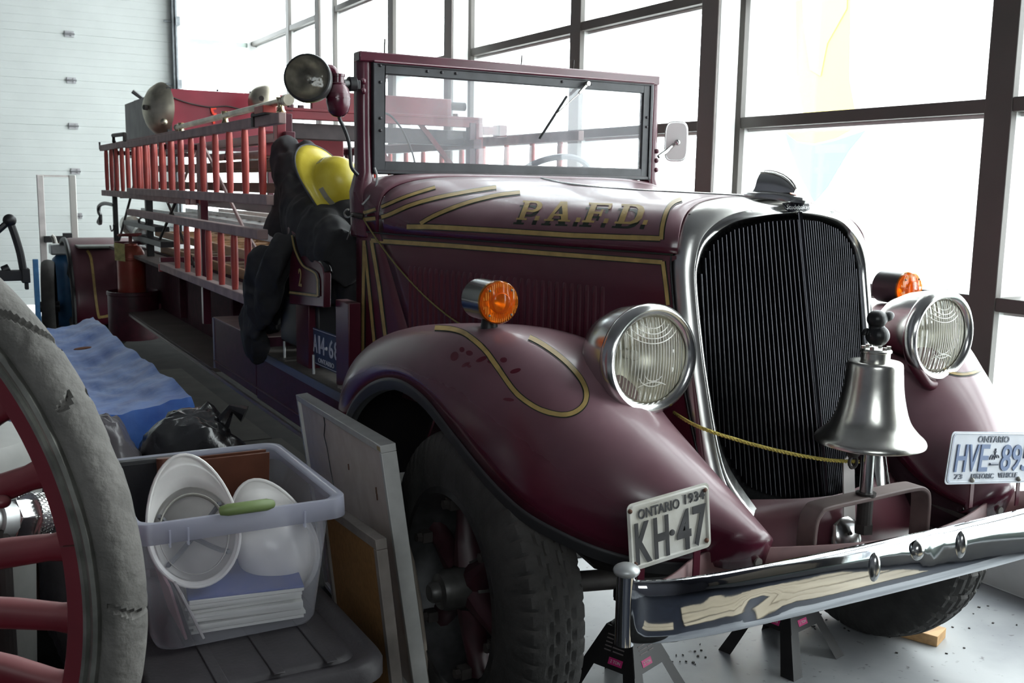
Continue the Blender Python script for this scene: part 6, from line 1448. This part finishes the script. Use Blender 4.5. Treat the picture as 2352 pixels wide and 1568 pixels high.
c_ = at(142, 620, 'y', 8.28); tk_ = thing('air_compressor', (c_.x, c_.y, 0), 'small blue compressor tank with chrome fittings between the trolley and the rear fender', 'compressor')
build(MB().lathe([(0, 0), (.08, .0), (.12, .04), (.13, .1), (.13, .60), (.12, .66), (.08, .70), (0, .71)], (c_.x + .04, c_.y, .15), (0, 0, 1), 28), 'tank', bt_m, tk_, smooth=True)
build(MB().bx((c_.x - .10, c_.y - .12, .85), (c_.x + .12, c_.y + .1, .95)), 'motor_cover', alu, tk_, bevel=.015); build(MB().cyl((c_.x - .14, c_.y - .15, .36), (c_.x - .05, c_.y - .15, .36), .05).cyl((c_.x - .1, c_.y - .15, .25), (c_.x - .1, c_.y - .15, .36), .025), 'chrome_valve', chrome, tk_)
build(MB().bx((c_.x - .16, c_.y - .18, 0), (c_.x + .16, c_.y + .18, .16)), 'compressor_base', black, tk_)
c_ = at(84, 640, 'y', 9.6); o = build(MB().bx((c_.x - .03, 9.58, 0), (c_.x + .025, 9.62, at(84, 595, 'y', 9.6).z)), 'blue_post', bt_m, None, bevel=.004, loc=(c_.x, 9.6, 0)); tag(o, 'thin blue metal post standing just left of the lift trolley', 'post')
# painted building front outdoors, pale through the glare
mw = thing('painted_billboard', (14, 8, 0), 'pale painted billboard outdoors with yellow and blue shapes seen through the window', 'billboard')
def W2(px, py, x=14.0): return at(px, py, 'x', x)
bbm = mat('billboard_white', (.8, .8, .8), .9)
a = W2(1740, -200); b_ = W2(2240, 560)
build(MB().bx((14.0, b_.y, -.1), (14.2, a.y, a.z)), 'billboard_sheet', bbm, mw)
def shp(pts, m, nm, x): P = [W2(px, py, x) for px, py in pts]; build(MB().add(P, [tuple(range(len(P)))]), nm, m, mw, solid=.01)
shp([(1825, -150), (1830, 200), (1845, 260), (1800, 300), (1830, 325), (1870, 330), (1920, 318), (1970, 290), (1950, 180), (1955, -150)], mat('yellow_print', (.80, .62, .108), .9), 'yellow_shape', 13.98)
shp([(1835, -150), (1845, 60), (1860, 160), (1885, 175), (1900, 100), (1945, 20), (1950, -150)], mat('orange_print', (.60, .150, .118), .9), 'orange_shape', 13.96)
shp([(1800, 302), (1830, 327), (1870, 333), (1920, 322), (1990, 298), (1950, 345), (1900, 430), (1870, 465), (1835, 400)], mat('blue_print', (.122, .17, .60), .9), 'blue_shape', 13.97)
